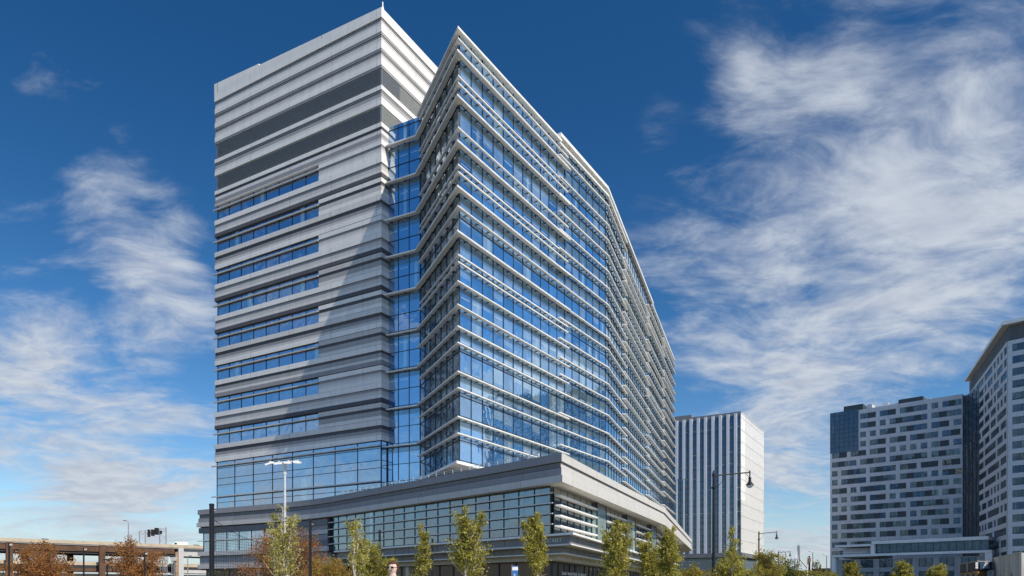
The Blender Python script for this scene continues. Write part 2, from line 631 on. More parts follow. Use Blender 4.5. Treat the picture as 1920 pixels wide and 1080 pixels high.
def textmesh(txt, size, loc, xdir, m, parent, depth=.02, align='CENTER', name='lettering', updir=(0, 0, 1), spacing=1.0, wide=1.0):
    cu = bpy.data.curves.new('lettering', 'FONT')
    cu.body = txt
    cu.size = size
    cu.extrude = depth
    cu.align_x = align
    cu.align_y = 'CENTER'
    cu.space_character = spacing
    to = bpy.data.objects.new('lettering_tmp', cu)
    COL.objects.link(to)
    dg = bpy.context.evaluated_depsgraph_get()
    me = bpy.data.meshes.new_from_object(to.evaluated_get(dg))
    bpy.data.objects.remove(to)
    x = Vector(xdir).normalized()
    y = Vector(updir).normalized()
    zax = x.cross(y)
    mt = Matrix((x, y, zax)).transposed().to_4x4()
    mt.translation = Vector(loc)
    me.transform(mt @ Matrix.Diagonal((wide, 1, 1, 1)))
    me.materials.clear()
    me.materials.append(m)
    o = bpy.data.objects.new(name, me)
    COL.objects.link(o)
    if parent is not None:
        o.parent = parent
        o.matrix_parent_inverse = parent_inverse(parent)
    return o


# ------------------------------------------------------------------ ground
def ground_mat(n):
    o = n.new('ShaderNodeTexCoord').outputs['Object']
    a = n.noise(o, .05, 6, .6)
    b = n.noise(o, 2.5, 5, .6)
    c = n.mix(n.smooth(a, .4, .6), (.085, .085, .045), (.15, .12, .085))
    c = n.mix(n.math('MULTIPLY', b, .5), c, (.05, .055, .02))
    return princ(n, c, .95, 0, .2, bump(n, b, .5, .05))


def asphalt_mat(n):
    o = n.new('ShaderNodeTexCoord').outputs['Object']
    a = n.noise(o, .3, 6, .6)
    b = n.noise(o, 30, 3, .6)
    c = n.mix(a, (.04, .04, .042), (.07, .07, .07))
    return princ(n, c, .9, 0, .3, bump(n, b, .3, .01))


b = MB()
b.face([(-2500, -1500, 0), (2500, -1500, 0), (2500, 3500, 0), (-2500, 3500, 0)], mat('ground', ground_mat))
structure(b.build('ground'))
b = MB()
rd = [(-60, 8), (6, 8), (9, 20), (46, 110), (120, 300), (134, 294), (60, 104), (24, 20), (22, -10), (-60, -10)]
b.face([(x, y, .004) for x, y in reversed(rd)], mat('asphalt', asphalt_mat))
structure(b.build('road'))
b = MB()
M_PAVE = plain('paving', (.32, .30, .28), .9, 0, .12, 4)
pv = [(-60, 8.2), (5.8, 8.2), (8.8, 20.1), (45.6, 110.2), (40, 112), (10, 44), (3, 36), (-12, 44), (-34, 62), (-60, 70)]
b.prism(list(reversed(pv)) if area(pv) < 0 else pv, .0, .13, M_PAVE)
structure(b.build('pavement'))

# ================================================================== OFFICE BUILDING
H0 = EYE                                  # heights below are measured from eye level
BLD = thing('office_building', 'largest building, banded grey stone tower joined to a glass wing with white horizontal fins', 'building', (0, 84, 0))

A = (-40.8, 98.4)
B = (-15.32, 83.8)
e_l = (Vector(A) - Vector(B)).normalized()
e_b = Vector((-e_l.y, e_l.x))
e_b = e_b if e_b.y > 0 else -e_b
B2 = tuple(Vector(B) + e_b * 34)
A2 = tuple(Vector(A) + e_b * 34)
# window strips end at the pixel column 598
_k = (598 - CX) / FPX
_t = (_k * B[1] - B[0]) / (e_l.x - _k * e_l.y)
W0 = tuple(Vector(B) + e_l * _t)
tower = [A, B, B2, A2]                    # counter-clockwise seen from above
if area(tower) < 0:
    tower.reverse()

Gc = (-5.2, 70.6)                         # glass prow
C = (-10.63, 82.8)
Dp = (-14.75, 84.9)
Fp = (12.95, 99.1)
Gp = (38.7, 171.8)

# --- stone bands.  (height, projection, material) listed downwards
PAT = {
    'a': [(.60, 0.120, M_LIGHT), (.06, 0.000, M_REV), (.18, 0.030, M_GREY), (.12, 0.030, M_G2), (.42, 0.045, M_MID), (.36, 0.060, M_L2), (.46, 0.100, M_DARK), (.10, 0.005, M_REV)],
    'b': [(.58, 0.120, M_L2), (.06, 0.000, M_REV), (.34, 0.025, M_DARK), (.38, 0.040, M_GREY), (.32, 0.055, M_MID), (.56, 0.100, M_LIGHT), (.06, 0.005, M_REV)],
    'c': [(.62, 0.120, M_LIGHT), (.05, 0.000, M_REV), (.26, 0.025, M_DARK), (.50, 0.045, M_G2), (.32, 0.060, M_L2), (.50, 0.100, M_GREY), (.10, 0.005, M_REV)],
    'x': [(.56, 0.090, M_LIGHT), (.05, 0.005, M_REV), (.28, 0.030, M_GREY), (.30, 0.040, M_MID), (.30, 0.055, M_L2), (.52, 0.080, M_LIGHT), (.04, 0.005, M_REV)],
    'y': [(.55, 0.090, M_MID), (.05, 0.005, M_REV), (.32, 0.030, M_DARK), (.62, 0.040, M_G2), (.46, 0.080, M_L2), (.05, 0.005, M_REV)],
    'z': [(.50, 0.090, M_LIGHT), (.05, 0.005, M_REV), (.36, 0.025, M_DARK), (.60, 0.040, M_MID), (.48, 0.080, M_LIGHT), (.06, 0.005, M_REV)],
    't': [(.09, 0.000, M_REV), (.16, 0.025, M_GREY), (.09, 0.000, M_REV), (.36, 0.030, M_MID), (.36, 0.045, M_L2), (.70, 0.100, M_LIGHT), (.30, 0.060, M_G2)],
    'm': [(.50, 0.110, M_LIGHT), (.08, 0.000, M_REV), (.18, 0.030, M_GREY), (.08, 0.000, M_REV), (.50, 0.030, M_G2), (.40, 0.070, M_L2), (.50, 0.100, M_LIGHT)],
    'n': [(.50, 0.110, M_LIGHT), (.06, 0.000, M_REV), (.20, 0.025, M_DARK), (.06, 0.000, M_REV), (.45, 0.035, M_L2), (.55, 0.055, M_GREY), (.22, 0.100, M_MID)],
}


def bands(mb, poly, ztop, zbot, pat):
    tot = sum(h for h, _, _ in pat)
    k = (ztop - zbot) / tot
    z = ztop
    for h, p, m in pat:
        z2 = z - h * k
        mb.prism(offset_closed(poly, p), z2, z, m)
        z = z2


sw = MB()
ZK = [16.9 + 4.4 * k for k in range(9)]
# parapet and top bands, rising slightly to the left like the photograph
for i in range(3):
    bands(sw, tower, H0 + 67.05 - 1.95 * i, H0 + 67.05 - 1.95 * (i + 1), PAT['t'])
sw.prism(offset_closed(tower, .13), H0 + 67.05, H0 + 68.15, M_LIGHT)
po = offset_closed(tower, .13)
iA = min(range(4), key=lambda i: plen(po[i], A))
iB = min(range(4), key=lambda i: plen(po[i], B))
iA2 = min(range(4), key=lambda i: plen(po[i], A2))
pa, pb_, pa2 = po[iA], po[iB], po[iA2]
q0, q1 = Vector(pa), Vector(pb_)
inn = e_b * .5
zt = H0 + 68.153
for (a, c, ha, hc) in ((0, .30, 1.35, .95), (.30, 1, .75, .004)):
    s0, s1 = q0.lerp(q1, a), q0.lerp(q1, c)
    s2, s3 = s1 + inn, s0 + inn
    sw.face([(s0.x, s0.y, zt), (s1.x, s1.y, zt), (s1.x, s1.y, zt + hc), (s0.x, s0.y, zt + ha)], M_LIGHT)
    sw.face([(s3.x, s3.y, zt), (s0.x, s0.y, zt), (s0.x, s0.y, zt + ha), (s3.x, s3.y, zt + ha)], M_LIGHT)
    sw.face([(s0.x, s0.y, zt + ha), (s1.x, s1.y, zt + hc), (s2.x, s2.y, zt + hc), (s3.x, s3.y, zt + ha)], M_LIGHT)
    sw.face([(s1.x, s1.y, zt), (s2.x, s2.y, zt), (s2.x, s2.y, zt + hc), (s1.x, s1.y, zt + hc)], M_LIGHT)
    sw.face([(s2.x, s2.y, zt), (s3.x, s3.y, zt), (s3.x, s3.y, zt + ha), (s2.x, s2.y, zt + hc)], M_LIGHT)
core = offset_closed(tower, -.22)
sw.prism(core, H0 + 59.10, H0 + 61.20, M_REV)
bands(sw, tower, H0 + 59.10, H0 + 56.85, PAT['m'])
sw.prism(core, H0 + 54.75, H0 + 56.85, M_REV)
# notched outline: left of W0 the wall steps back for the windows
cA = core[min(range(4), key=lambda i: plen(core[i], A))]
cA2 = core[min(range(4), key=lambda i: plen(core[i], A2))]
W0i = tuple(Vector(W0) + e_b * .22)
notch = [cA, W0i, W0, B, B2, cA2]
if area(notch) < 0:
    notch.reverse()


def bands_notch(mb, ztop, zbot, pat):
    tot = sum(h for h, _, _ in pat)
    k = (ztop - zbot) / tot
    z = ztop
    for h, p, m in pat:
        z2 = z - h * k
        o = offset_closed([W0, B, B2, tuple(Vector(W0) + e_b * 34)], p)
        # keep the cut end at W0 flush
        o[0] = tuple(Vector(W0) - e_b * p)
        o[3] = tuple(Vector(W0) + e_b * 34)
        mb.prism(o, z2, z, m)
        z = z2
    mb.prism([cA, tuple(Vector(W0i) + e_l * .002), tuple(Vector(W0i) + e_b * 33 + e_l * .002), cA2], zbot, ztop, M_REV)


STRIP_T, STRIP_B = .60, 1.42
ztop = 54.75
sp_seq = ['n', 'a', 'b', 'a', 'a', 'b', 'c', 'a', 'b']
nx_seq = ['x', 'z', 'x', 'y', 'z', 'y', 'x', 'y']
strips = []
for i, k in enumerate(range(8, 0, -1)):
    st, sb = ZK[k] + STRIP_T, ZK[k] - STRIP_B
    bands(sw, tower, H0 + ztop, H0 + st, PAT[sp_seq[i]])
    bands_notch(sw, H0 + st, H0 + sb, PAT[nx_seq[i]])
    strips.append((ZK[k], st, sb))
    ztop = sb
bands(sw, tower, H0 + ztop, H0 + 17.45, PAT['b'])
sw.build('stone_wall', BLD)

for zk, st, sb in strips:
    p0 = tuple(Vector(cA) - e_b * .06)
    p1 = tuple(Vector(W0i) - e_b * .06)
    w_ = curtain('window_strip', p0, p1, H0 + sb, H0 + st, G_TOWER, BLD, 2.45, (H0 + zk - .02,))
    ql, qr = Vector(cA) - e_b * .1 + e_l * .5, Vector(W0i) - e_b * .1
    bm_ = MB()
    bm_.bar((ql.x - e_b.x * .22, ql.y - e_b.y * .22, H0 + zk), (qr.x - e_b.x * .22, qr.y - e_b.y * .22, H0 + zk), .22, .15, M_SIL)
    bm_.build('sunshade', w_)


# --- louvres
def louvre(name, p0, p1, z0, z1, m, outn, n=10):
    lb = MB()
    e = (Vector(p1) - Vector(p0)).normalized()
    c = (Vector(p0) + Vector(p1)) / 2
    L = plen(p0, p1)
    for i in range(n):
        z = z0 + (i + .5) * (z1 - z0) / n
        lb.obox((c.x - outn.x * .12, c.y - outn.y * .12, z), (e.x * L / 2, e.y * L / 2, 0), (outn.x * .09, outn.y * .09, -.045), (outn.x * .012, outn.y * .012, .036), m)
    lb.build(name, BLD)


rn = -e_l                                  # outward normal of the right stone face
for z0, z1 in ((59.12, 61.18), (54.77, 56.83)):
    louvre('louvre', A, B, H0 + z0, H0 + z1, M_LOUV, -e_b)
    louvre('louvre', tuple(Vector(B) + rn * 0), tuple(Vector(B) + e_b * 3.5), H0 + z0, H0 + z1, M_LOUV if z0 > 58 else M_LOUVL, rn)
    louvre('louvre', tuple(Vector(B) + e_b * 3.5), tuple(Vector(B) + e_b * 18), H0 + z0, H0 + z1, M_LOUVL, rn)
mb = MB()
mb.tube((B[0] + .1, B[1] + .3, H0 + 68.15), (B[0] + .1, B[1] + .3, H0 + 69.1), .07, .07, M_WHITE)
mb.tube((B[0] + .1, B[1] + .3, H0 + 68.15), (B[0] + .1, B[1] + .3, H0 + 68.5), .16, .12, M_WHITE)
mb.build('rooftop_post', BLD)

# --- glazed base of the stone tower
ci = offset_closed(tower, -.12)
bA = ci[min(range(4), key=lambda i: plen(ci[i], A))]
bB = ci[min(range(4), key=lambda i: plen(ci[i], B))]
bB2 = ci[min(range(4), key=lambda i: plen(ci[i], B2))]
bA2 = ci[min(range(4), key=lambda i: plen(ci[i], A2))]
TR = [H0 + z for z in (16.6, 15.2, 14.3, 12.55, 11.9)]
cw = curtain('base_glazing', bA, bB, H0 + 10.7, H0 + 17.45, G_BASE, BLD, 3.55, TR)
cw2 = curtain('base_glazing', bB, bB2, H0 + 10.7, H0 + 17.45, G_BASE, BLD, 3.55, TR)
mb = MB()
mb.wall(bA2, bA, H0 + 10.7, H0 + 17.45, G_BASE)
mb.wall(bB2, bA2, H0 + 10.7, H0 + 17.45, G_BASE)
mb.build('base_glazing', BLD)
for z in (16.9, 12.7):
    f_ = MB()
    p, q = Vector(bA) + e_l * .7 - e_b * .3, Vector(bB) - e_b * .3
    f_.bar((p.x, p.y, H0 + z), (q.x, q.y, H0 + z), .24, .13, M_SIL)
    f_.build('sunshade', cw)

# --- the link and the wing
def grid(z0=10.7, z1=55):
    out = []
    for k in range(-1, 10):
        zk = 16.9 + 4.4 * k
        out += [H0 + zk + .28, H0 + zk - 2.15]
    return out


curtain('link_glazing', Dp, C, H0 + 10.7, H0 + 54.8, G_LINK, BLD, 1.55, grid())
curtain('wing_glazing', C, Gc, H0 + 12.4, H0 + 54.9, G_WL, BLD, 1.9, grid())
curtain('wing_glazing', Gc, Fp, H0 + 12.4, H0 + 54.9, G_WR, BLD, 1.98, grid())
curtain('wing_glazing', Fp, Gp, H0 + 10.7, H0 + 54.9, G_WR, BLD, 1.98, grid(), u0=100)
# return of the link beside the stone corner, and the back of the wing
mb = MB()
mb.wall(tuple(Vector(Dp) + e_b * 6), Dp, H0 + 10.7, H0 + 54.8, M_BEIGE)
mb.build('return_wall', BLD)
wing = [Dp, C, Gc, Fp, Gp, (22, 178), (-6, 110)]
if area(wing) < 0:
    wing.reverse()
mb = MB()
mb.prism(offset_closed(wing, -.15), H0 + 54.0, H0 + 54.75, M_ROOF)
mb.wall(Gp, (22, 178), H0 + 10.7, H0 + 54.9, G_WR)
mb.wall((22, 178), (-6, 110), H0 + 10.7, H0 + 54.9, M_PANEL)
mb.build('wing_roof', BLD)
# coping
for pts, z, zz2 in (([C, Gc, at(1048, 87.6)], 54.72, 54.95), ([at(1046, 87.4), Fp, lerp(Fp, Gp, .55)], 55.35, 55.75), ([lerp(Fp, Gp, .54), Gp], 54.9, 55.2)):
    b_ = MB()
    o1, o2 = offset_open(pts, .45), offset_open(pts, -.2)
    for i in range(len(pts) - 1):
        b_.prism([o1[i], o1[i + 1], o2[i + 1], o2[i]], H0 + z, H0 + zz2, M_FIN)
    b_.build('coping', BLD)
b_ = MB()
for pts in ([at(1046, 87.75), tuple(Vector(Fp) + Vector((-.05, .1))), lerp(Fp, Gp, .55)],):
    o1, o2 = offset_open(pts, .02), offset_open(pts, -.1)
    for i in range(len(pts) - 1):
        b_.prism([o1[i], o1[i + 1], o2[i + 1], o2[i]], H0 + 54.9, H0 + 55.35, M_MUL)
b_.build('parapet', BLD)

# fins of the first facade section: (height, depth, reaches across the link)
E63 = at(1060, 90.3)
tt = ((1060 - CX) / FPX * Gc[1] - Gc[0])
dx, dy = Fp[0] - Gc[0], Fp[1] - Gc[1]


def on_line(p, q, px):
    """point of the line p-q seen in pixel column px"""
    k = (px - CX) / FPX
    t = (k * p[1] - p[0]) / ((q[0] - p[0]) - k * (q[1] - p[1]))
    return lerp(p, q, t)


e63, e45 = on_line(Gc, Fp, 1061), on_line(Gc, Fp, 1044)
FIN1 = [(53.9, .55, 0), (52.35, .85, 1), (50.3, .5, 0), (49.6, .5, 0), (48.0, .85, 1), (45.2, .55, 0), (43.6, .85, 1), (41.6, .5, 0), (40.9, .5, 0),
        (39.2, .85, 1), (37.4, .7, 0), (34.85, .8, 1), (32.8, .5, 0), (32.1, .5, 0), (30.1, .8, 1), (27.75, .8, 0), (25.7, .8, 1), (24.1, .7, 0),
        (21.3, .8, 1), (19.7, .7, 0), (16.9, .8, 1), (15.25, .8, 0)]
Cl = lerp(C, Gc, .06)
for z, d, link in FIN1:
    pts = [Dp, C, Gc, e63] if link else [Cl, Gc, e63]
    if link:
        pts[0] = tuple(Vector(Dp) + (Vector(Dp) - Vector(C)).normalized() * .45)
    fin('sunshade_fin', pts, H0 + z, (.68 if z > 34 else .52) if link else d * .75, BLD, thick=(.17 if z > 34 else .13) if link else .12)
rng = random.Random(5)
J = [lerp(Fp, Gp, t / 72.7) for t in (11.0, 13.4, 32.5, 35, 53, 55.2)]
for i in range(18):
    z = 15.2 + 2.21 * i + rng.choice((0, 0, .25, -.2))
    fin('sunshade_fin', [e45, Fp, J[1]], H0 + z + (.1 if i % 3 else 0), .50, BLD, thick=.13)
fin('sunshade_fin', [e45, Fp, J[1]], H0 + 54.6, .5, BLD, thick=.24)
for s0, s1, zb, st in ((J[0], J[3], 14.2, 2.2), (J[2], J[5], 15.4, 2.2), (J[4], Gp, 13.9, 2.2)):
    for i in range(18 if zb > 14 else 19):
        z = zb + st * i + rng.uniform(-.5, .5)
        a = lerp(s0, s1, rng.choice((0, 0, .0, .0)))
        fin('sunshade_fin', [a, s1], H0 + min(z, 54.3), rng.choice((.6, .7)), BLD, thick=.14)

# soffit slab under the prow
sl_pts = [C, Gc, lerp(Gc, Fp, .45)]
o1 = offset_open(sl_pts, .85)
mb = MB()
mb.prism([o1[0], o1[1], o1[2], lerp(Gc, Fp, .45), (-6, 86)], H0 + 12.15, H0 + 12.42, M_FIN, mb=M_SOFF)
mb.build('prow_soffit', BLD)
mb = MB()
base = [Dp, (-10.3, 83.3), (-4.0, 76.5), (-.2, 79.2), Fp, Gp, (22, 178), (-6, 110)]
base = offset_closed(base if area(base) > 0 else base[::-1], -.05)
mb.prism(base, H0 + 10.6, H0 + 12.14, G_BASE)
mb.build('recessed_glazing', BLD)

# ------------------------------------------------------------------ podium
PL = (-42.0, 96.6)
bend = (-24.2, 86.4)
Pc = (3.79, 56.5)
P1 = (19.8, 94.1)
P2 = (38.4, 154.0)


def rounded(p0, p1, p2, d, n=6):
    a, c = along(p1, p0, d), along(p1, p2, d)
    return [tuple((1 - t) ** 2 * a[i] + 2 * t * (1 - t) * p1[i] + t * t * c[i] for i in (0, 1)) for t in [k / n for k in range(n + 1)]]


podf = [PL] + rounded(PL, bend, Pc, 7, 7) + [Pc, P1, P2, (39, 168), (20, 190), (-20, 150), (-27, 124)]
assert area(podf) > 0
pw = MB()
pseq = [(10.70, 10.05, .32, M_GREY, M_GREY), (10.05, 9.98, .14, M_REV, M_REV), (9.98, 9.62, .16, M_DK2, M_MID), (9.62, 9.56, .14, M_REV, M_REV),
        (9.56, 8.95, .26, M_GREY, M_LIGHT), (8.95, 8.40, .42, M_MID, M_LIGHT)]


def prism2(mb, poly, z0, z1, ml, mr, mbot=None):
    """one band of panels, its shaded side painted darker than its lit street side"""
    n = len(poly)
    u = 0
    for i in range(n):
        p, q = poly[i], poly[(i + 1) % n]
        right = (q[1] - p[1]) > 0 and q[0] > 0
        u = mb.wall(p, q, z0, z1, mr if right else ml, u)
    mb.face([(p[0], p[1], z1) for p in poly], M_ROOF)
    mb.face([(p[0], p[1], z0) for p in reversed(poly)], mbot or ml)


M_PLIT = stone('stone_lit_side', (.55, .535, .505), 7.2, .05)  # lit tone of the fascia panels, painted on the street side
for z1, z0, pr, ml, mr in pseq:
    prism2(pw, offset_closed(podf, pr), H0 + z0, H0 + z1, ml, M_PLIT if mr is M_LIGHT or mr is M_GREY else mr, M_SOFF)
pw.build('podium_fascia', BLD)
# podium body set back under the fascia
inl = 0.0
Gd = (3.15, 57.9)                           # glass corner
Gd1 = (18.2, 94.6)
Gd2 = (35.5, 152.0)
rb = [p for p in rounded(PL, bend, Pc, 7, 14) if p[0] / p[1] * FPX + CX < 612]
W14 = on_line(rb[-1], [p for p in rounded(PL, bend, Pc, 7, 14) if p[0] / p[1] * FPX + CX >= 612][0], 614)
# left end of stone bands with one low window strip, down to the ground
left_poly = [PL] + rb + [W14, tuple(Vector(W14) + Vector((.7, .7)) * 8), (-27, 110), (-31, 112)]
left_poly = left_poly if area(left_poly) > 0 else left_poly[::-1]
lb = MB()
lw_end = on_line(PL, bend, 520)
for z1, z0, pr, m in ((8.40, 8.25, .05, M_REV), (8.25, 7.55, .22, M_DK2), (5.05, 4.5, .30, M_MID), (4.5, 4.2, .08, M_DK2), (4.2, 3.3, .12, M_GREY), (3.3, 2.75, .30, M_MID),
                      (2.75, 2.6, .02, M_REV)):
    lb.prism(offset_closed(left_poly, pr), H0 + z0, H0 + z1, m)
right_part = [lw_end] + [p for p in rb if p[0] / p[1] * FPX + CX > 522] + [W14, tuple(Vector(W14) + Vector((.7, .7)) * 8), (-27, 100)]
right_part = right_part if area(right_part) > 0 else right_part[::-1]
for z1, z0, pr, m in ((7.55, 7.0, .05, M_GREY), (7.0, 6.5, .12, M_MID), (6.5, 6.42, .0, M_REV), (6.42, 5.8, .12, M_GREY), (5.8, 5.05, .2, M_DK2)):
    lb.prism(offset_closed(right_part, pr), H0 + z0, H0 + z1, m)
lb.prism(offset_closed(left_poly, -.5), 0, H0 + 8.3, M_REV)
lb.build('podium_wall', BLD)
pin = offset_closed([PL, lw_end, tuple(Vector(lw_end) + e_b * 10), tuple(Vector(PL) + e_b * 10)], -.2)
ws = curtain('window_strip', pin[0], pin[1], H0 + 5.05, H0 + 7.55, G_BASE, BLD, 2.3, (H0 + 6.45,))
bb = MB()
bb.bar((pin[0][0] - .7, pin[0][1] - .1, H0 + 6.5), (pin[1][0], pin[1][1] - .25, H0 + 6.5), .2, .1, M_SIL)
bb.build('sunshade', ws)
mb = MB()
mb.wall(pin[3], pin[0], H0 + 5.05, H0 + 7.55, G_BASE)
mb.build('window_strip', BLD)
sf0 = offset_closed(left_poly, -.45)
iPL = min(range(len(sf0)), key=lambda i: plen(sf0[i], PL))
curtain('shopfront', sf0[iPL], on_line(sf0[iPL], sf0[iPL + 1], 520), .13, H0 + 2.6, G_SHOP, BLD, 2.2, (H0 + 2.5, .3))

# big podium window, left face and right face
gl0 = tuple(Vector(W14) + Vector((.30, .12)))
pg = curtain('podium_glazing', gl0, Gd, H0 + 4.4, H0 + 8.42, G_POD, BLD, 1.9, (H0 + 4.5, H0 + 8.36))
for z in (7.75, 6.95, 6.1, 5.25):
    fb = MB()
    a_, c_ = offset_open([gl0, Gd], .30)
    nx = offset_open([gl0, Gd, Gd1], .32)
    fb.bar((*nx[0], H0 + z), (*nx[1], H0 + z), .10, .09, M_SIL)
    fb.build('tube_rail', pg)
mb = MB()
jamb = [tuple(Vector(W14) + Vector((.0, -.02))), tuple(Vector(W14) + Vector((.26, -.28))), tuple(Vector(W14) + Vector((.42, -.1))), tuple(Vector(W14) + Vector((.2, .15)))]
mb.prism(jamb if area(jamb) > 0 else jamb[::-1], H0 + 4.4, H0 + 8.38, M_REV)
mb.build('jamb', BLD)
# right side: bays between pale piers
bays = [(1038, 1109), (1128, 1166), (1184, 1212), (1224, 1262)]
for i, (x0, x1) in enumerate(bays):
    ln = (Gd, Gd1) if i < 3 else (Gd1, Gd2)
    p, q = on_line(*ln, x0), on_line(*ln, x1)
    g_ = curtain('podium_glazing', p, q, H0 + 4.4, H0 + 7.75, G_POD, BLD, 1.9, (H0 + 4.5, H0 + 7.7))
    tp = MB()
    tp.wall(p, q, H0 + 7.75, H0 + 8.42, M_BEIGE)
    e = (Vector(q) - Vector(p)).normalized()
    n_ = round(plen(p, q) / 1.9)
    for k in range(n_ + 1):
        c_ = along(p, q, plen(p, q) * k / n_)
        tp.obox((c_[0], c_[1], H0 + 8.08), (e.x * .03, e.y * .03, 0), (e.y * .03, -e.x * .03, 0), (0, 0, .33), M_MUL)
    tp.build('head_panel', g_)
    for z in (7.75, 6.95, 6.1, 5.25):
        fin('sunshade_fin', [p, q], H0 + z, .62, g_, thick=.16, inner=.1, bay=1.9, brackets=False, m=M_FIN)
piers = [(1110, 1127), (1167, 1183), (1213, 1223)]
G_PIER = glass('glass_pier', 3, 5, 0, green=False, palef=0, refl=.12, base=(.27, .36, .33), tint=(.9, 1, 1), wob=.2)
for x0, x1 in piers:
    ln = (Gd, Gd1) if x1 < 1240 else (Gd1, Gd2)
    p, q = on_line(*ln, x0), on_line(*ln, x1)
    e = (Vector(q) - Vector(p)).normalized()
    nr = Vector((e.y, -e.x))
    pp = MB()
    p_, q_ = Vector(p) + nr * .5, Vector(q) + nr * .5
    pp.prism([tuple(p_), tuple(q_), q, p], H0 + 4.45, H0 + 7.9, G_PIER)
    pp.prism([tuple(p_), tuple(q_), q, p], H0 + 7.902, H0 + 8.4, M_PANEL)
    for t in (p_, q_):
        pp.obox((t.x, t.y, H0 + 6.4), (e.x * .05, e.y * .05, 0), (nr.x * .05, nr.y * .05, 0), (0, 0, 1.98), M_MUL)
    pp.build('glass_pier', BLD)
# podium back of right side further along
mb = MB()
mb.wall(on_line(Gd1, Gd2, 1262), Gd2, H0 + 4.4, H0 + 8.42, G_POD)
mb.build('podium_glazing', BLD)

# canopy tiers under the glass
Lc = (4.75, 55.6)
L1 = (15.7, 87.3)
L2 = (30.0, 128.0)
L0 = (gl0[0] + .6, gl0[1] - .75)


def tier(inset, z1, z0, m, mb_, pr=0):
    o = offset_open([L0, Lc, L1, L2], -inset + pr)
    back = [(30, 140), (-12, 100)]
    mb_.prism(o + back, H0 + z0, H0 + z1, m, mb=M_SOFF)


cn = MB()
tier(0, 4.45, 4.28, M_FIN, cn)
tier(.45, 4.277, 3.62, M_PANEL, cn)
tier(.30, 3.617, 3.50, M_FIN_D, cn)
tier(1.35, 3.497, 2.98, M_PANEL, cn)
tier(1.20, 2.977, 2.86, M_FIN_D, cn)
tier(2.2, 2.857, 2.45, M_BEIGE, cn)
for inset, z1, z0 in ((.45, 4.27, 3.63), (1.35, 3.49, 2.99)):
    o = offset_open([L0, Lc, L1, L2], -inset)
    for a_, c_ in zip(o, o[1:]):
        L = plen(a_, c_)
        e = (Vector(c_) - Vector(a_)).normalized()
        for k in range(1, int(L / 2.4)):
            c0 = along(a_, c_, k * 2.4)
            cn.obox((c0[0], c0[1], H0 + (z0 + z1) / 2), (e.x * .015, e.y * .015, 0), (e.y * .012, -e.x * .012, 0), (0, 0, (z1 - z0) / 2), M_MUL)
cn.build('canopy', BLD)
so = offset_open([L0, Lc, L1, L2], -3.2)
curtain('shopfront', so[0], so[1], .13, H0 + 2.46, G_SHOP, BLD, 2.3, (H0 + .6,), mw=.16)
curtain('shopfront', so[1], so[2], .13, H0 + 2.46, G_SHOP, BLD, 2.0, (H0 + 2.38, .3), mw=.16)
curtain('shopfront', so[2], so[3], .13, H0 + 2.46, G_SHOP, BLD, 2.3, (H0 + 2.38, .3), mw=.16)
# lettering on the canopy edge (left face) and over the doors
M_LET = plain('letter_pale', (.62, .62, .60), .5)
M_LETW = plain('letter_white', (.85, .85, .83), .5)
o45 = offset_open([L0, Lc, L1, L2], -.45)
el = (Vector(o45[1]) - Vector(o45[0])).normalized()
lp = Vector(on_line(o45[0], o45[1], 1018)) + Vector((el.y, -el.x)) * .03
textmesh('350 WATER STREET', .46, (lp.x, lp.y, H0 + 3.93), (el.x, el.y, 0), M_LET, BLD, name='lettering', spacing=1.08)
er = (Vector(so[2]) - Vector(so[1])).normalized()
lp = Vector(on_line(so[1], so[2], 1073)) + Vector((er.y, -er.x)) * .25
textmesh('350 WATER STREET', .40, (lp.x, lp.y, H0 + 1.40), (er.x, er.y, 0), M_LETW, BLD, name='lettering', spacing=1.35, wide=2.1)
# rooftop railing
rl = MB()
off = offset_closed(podf, .12)
i0 = min(range(len(off)), key=lambda i: plen(off[i], Pc))
ra, rc = off[i0 - 1], off[i0]
L = plen(ra, rc)
for k in range(int(L / 1.25)):
    c_ = along(ra, rc, k * 1.25 + .5)
    if c_[0] < 2.6:
        rl.bar((c_[0], c_[1], H0 + 10.7), (c_[0], c_[1], H0 + 11.05), .06, .06, M_WHITE)
pe = along(ra, rc, L * .93)
rl.bar((*ra, H0 + 11.05), (*pe, H0 + 11.05), .04, .04, M_SIL)
rl.bar((*ra, H0 + 10.88), (*pe, H0 + 10.88), .03, .03, M_SIL)
rl.build('roof_railing', BLD)

# ================================================================== WHITE STRIPED TOWER
WC = at(1389, 229)
el = Vector((-2221, 1340)).normalized()
er = Vector((817, 1340)).normalized()
WL = tuple(Vector(WC) + el * 62)
WR = tuple(Vector(WC) + er * 33)
WB = tuple(Vector(WL) + er * 33)
wtop = (HY - 771) / FPX * 229
wbot = (HY - 1036) / FPX * 229
WT = thing('office_tower', 'dark glass tower with vertical white fins and a white ribbed side', 'building', (*WC, 0))
curtain('facade_glazing', WL, WC, H0 + wbot, H0 + wtop - .9, G_WT, WT, 2.5, [H0 + wbot + 3.95 * k for k in range(1, 14)], mw=.1)
mb = MB()
mb.prism([WL, WC, WR, WB], H0 + wtop - .9, H0 + wtop, M_PANEL)
e0 = tuple(Vector(WC) + el * 16)
mb.prism([tuple(Vector(e0) + el * 46), e0, tuple(Vector(e0) + er * 8), tuple(Vector(e0) + el * 46 + er * 8)], H0 + wtop + .003, H0 + wtop + .9, M_PANEL)
mb.build('roof', WT)
nl = Vector((el.y, -el.x))
nl = nl if nl.y < 0 else -nl
mb = MB()
M_WFIN = plain('white_fin', (.66, .66, .70), .5, 0, .04, .3)
zsplit = H0 + (HY - 895) / FPX * 235
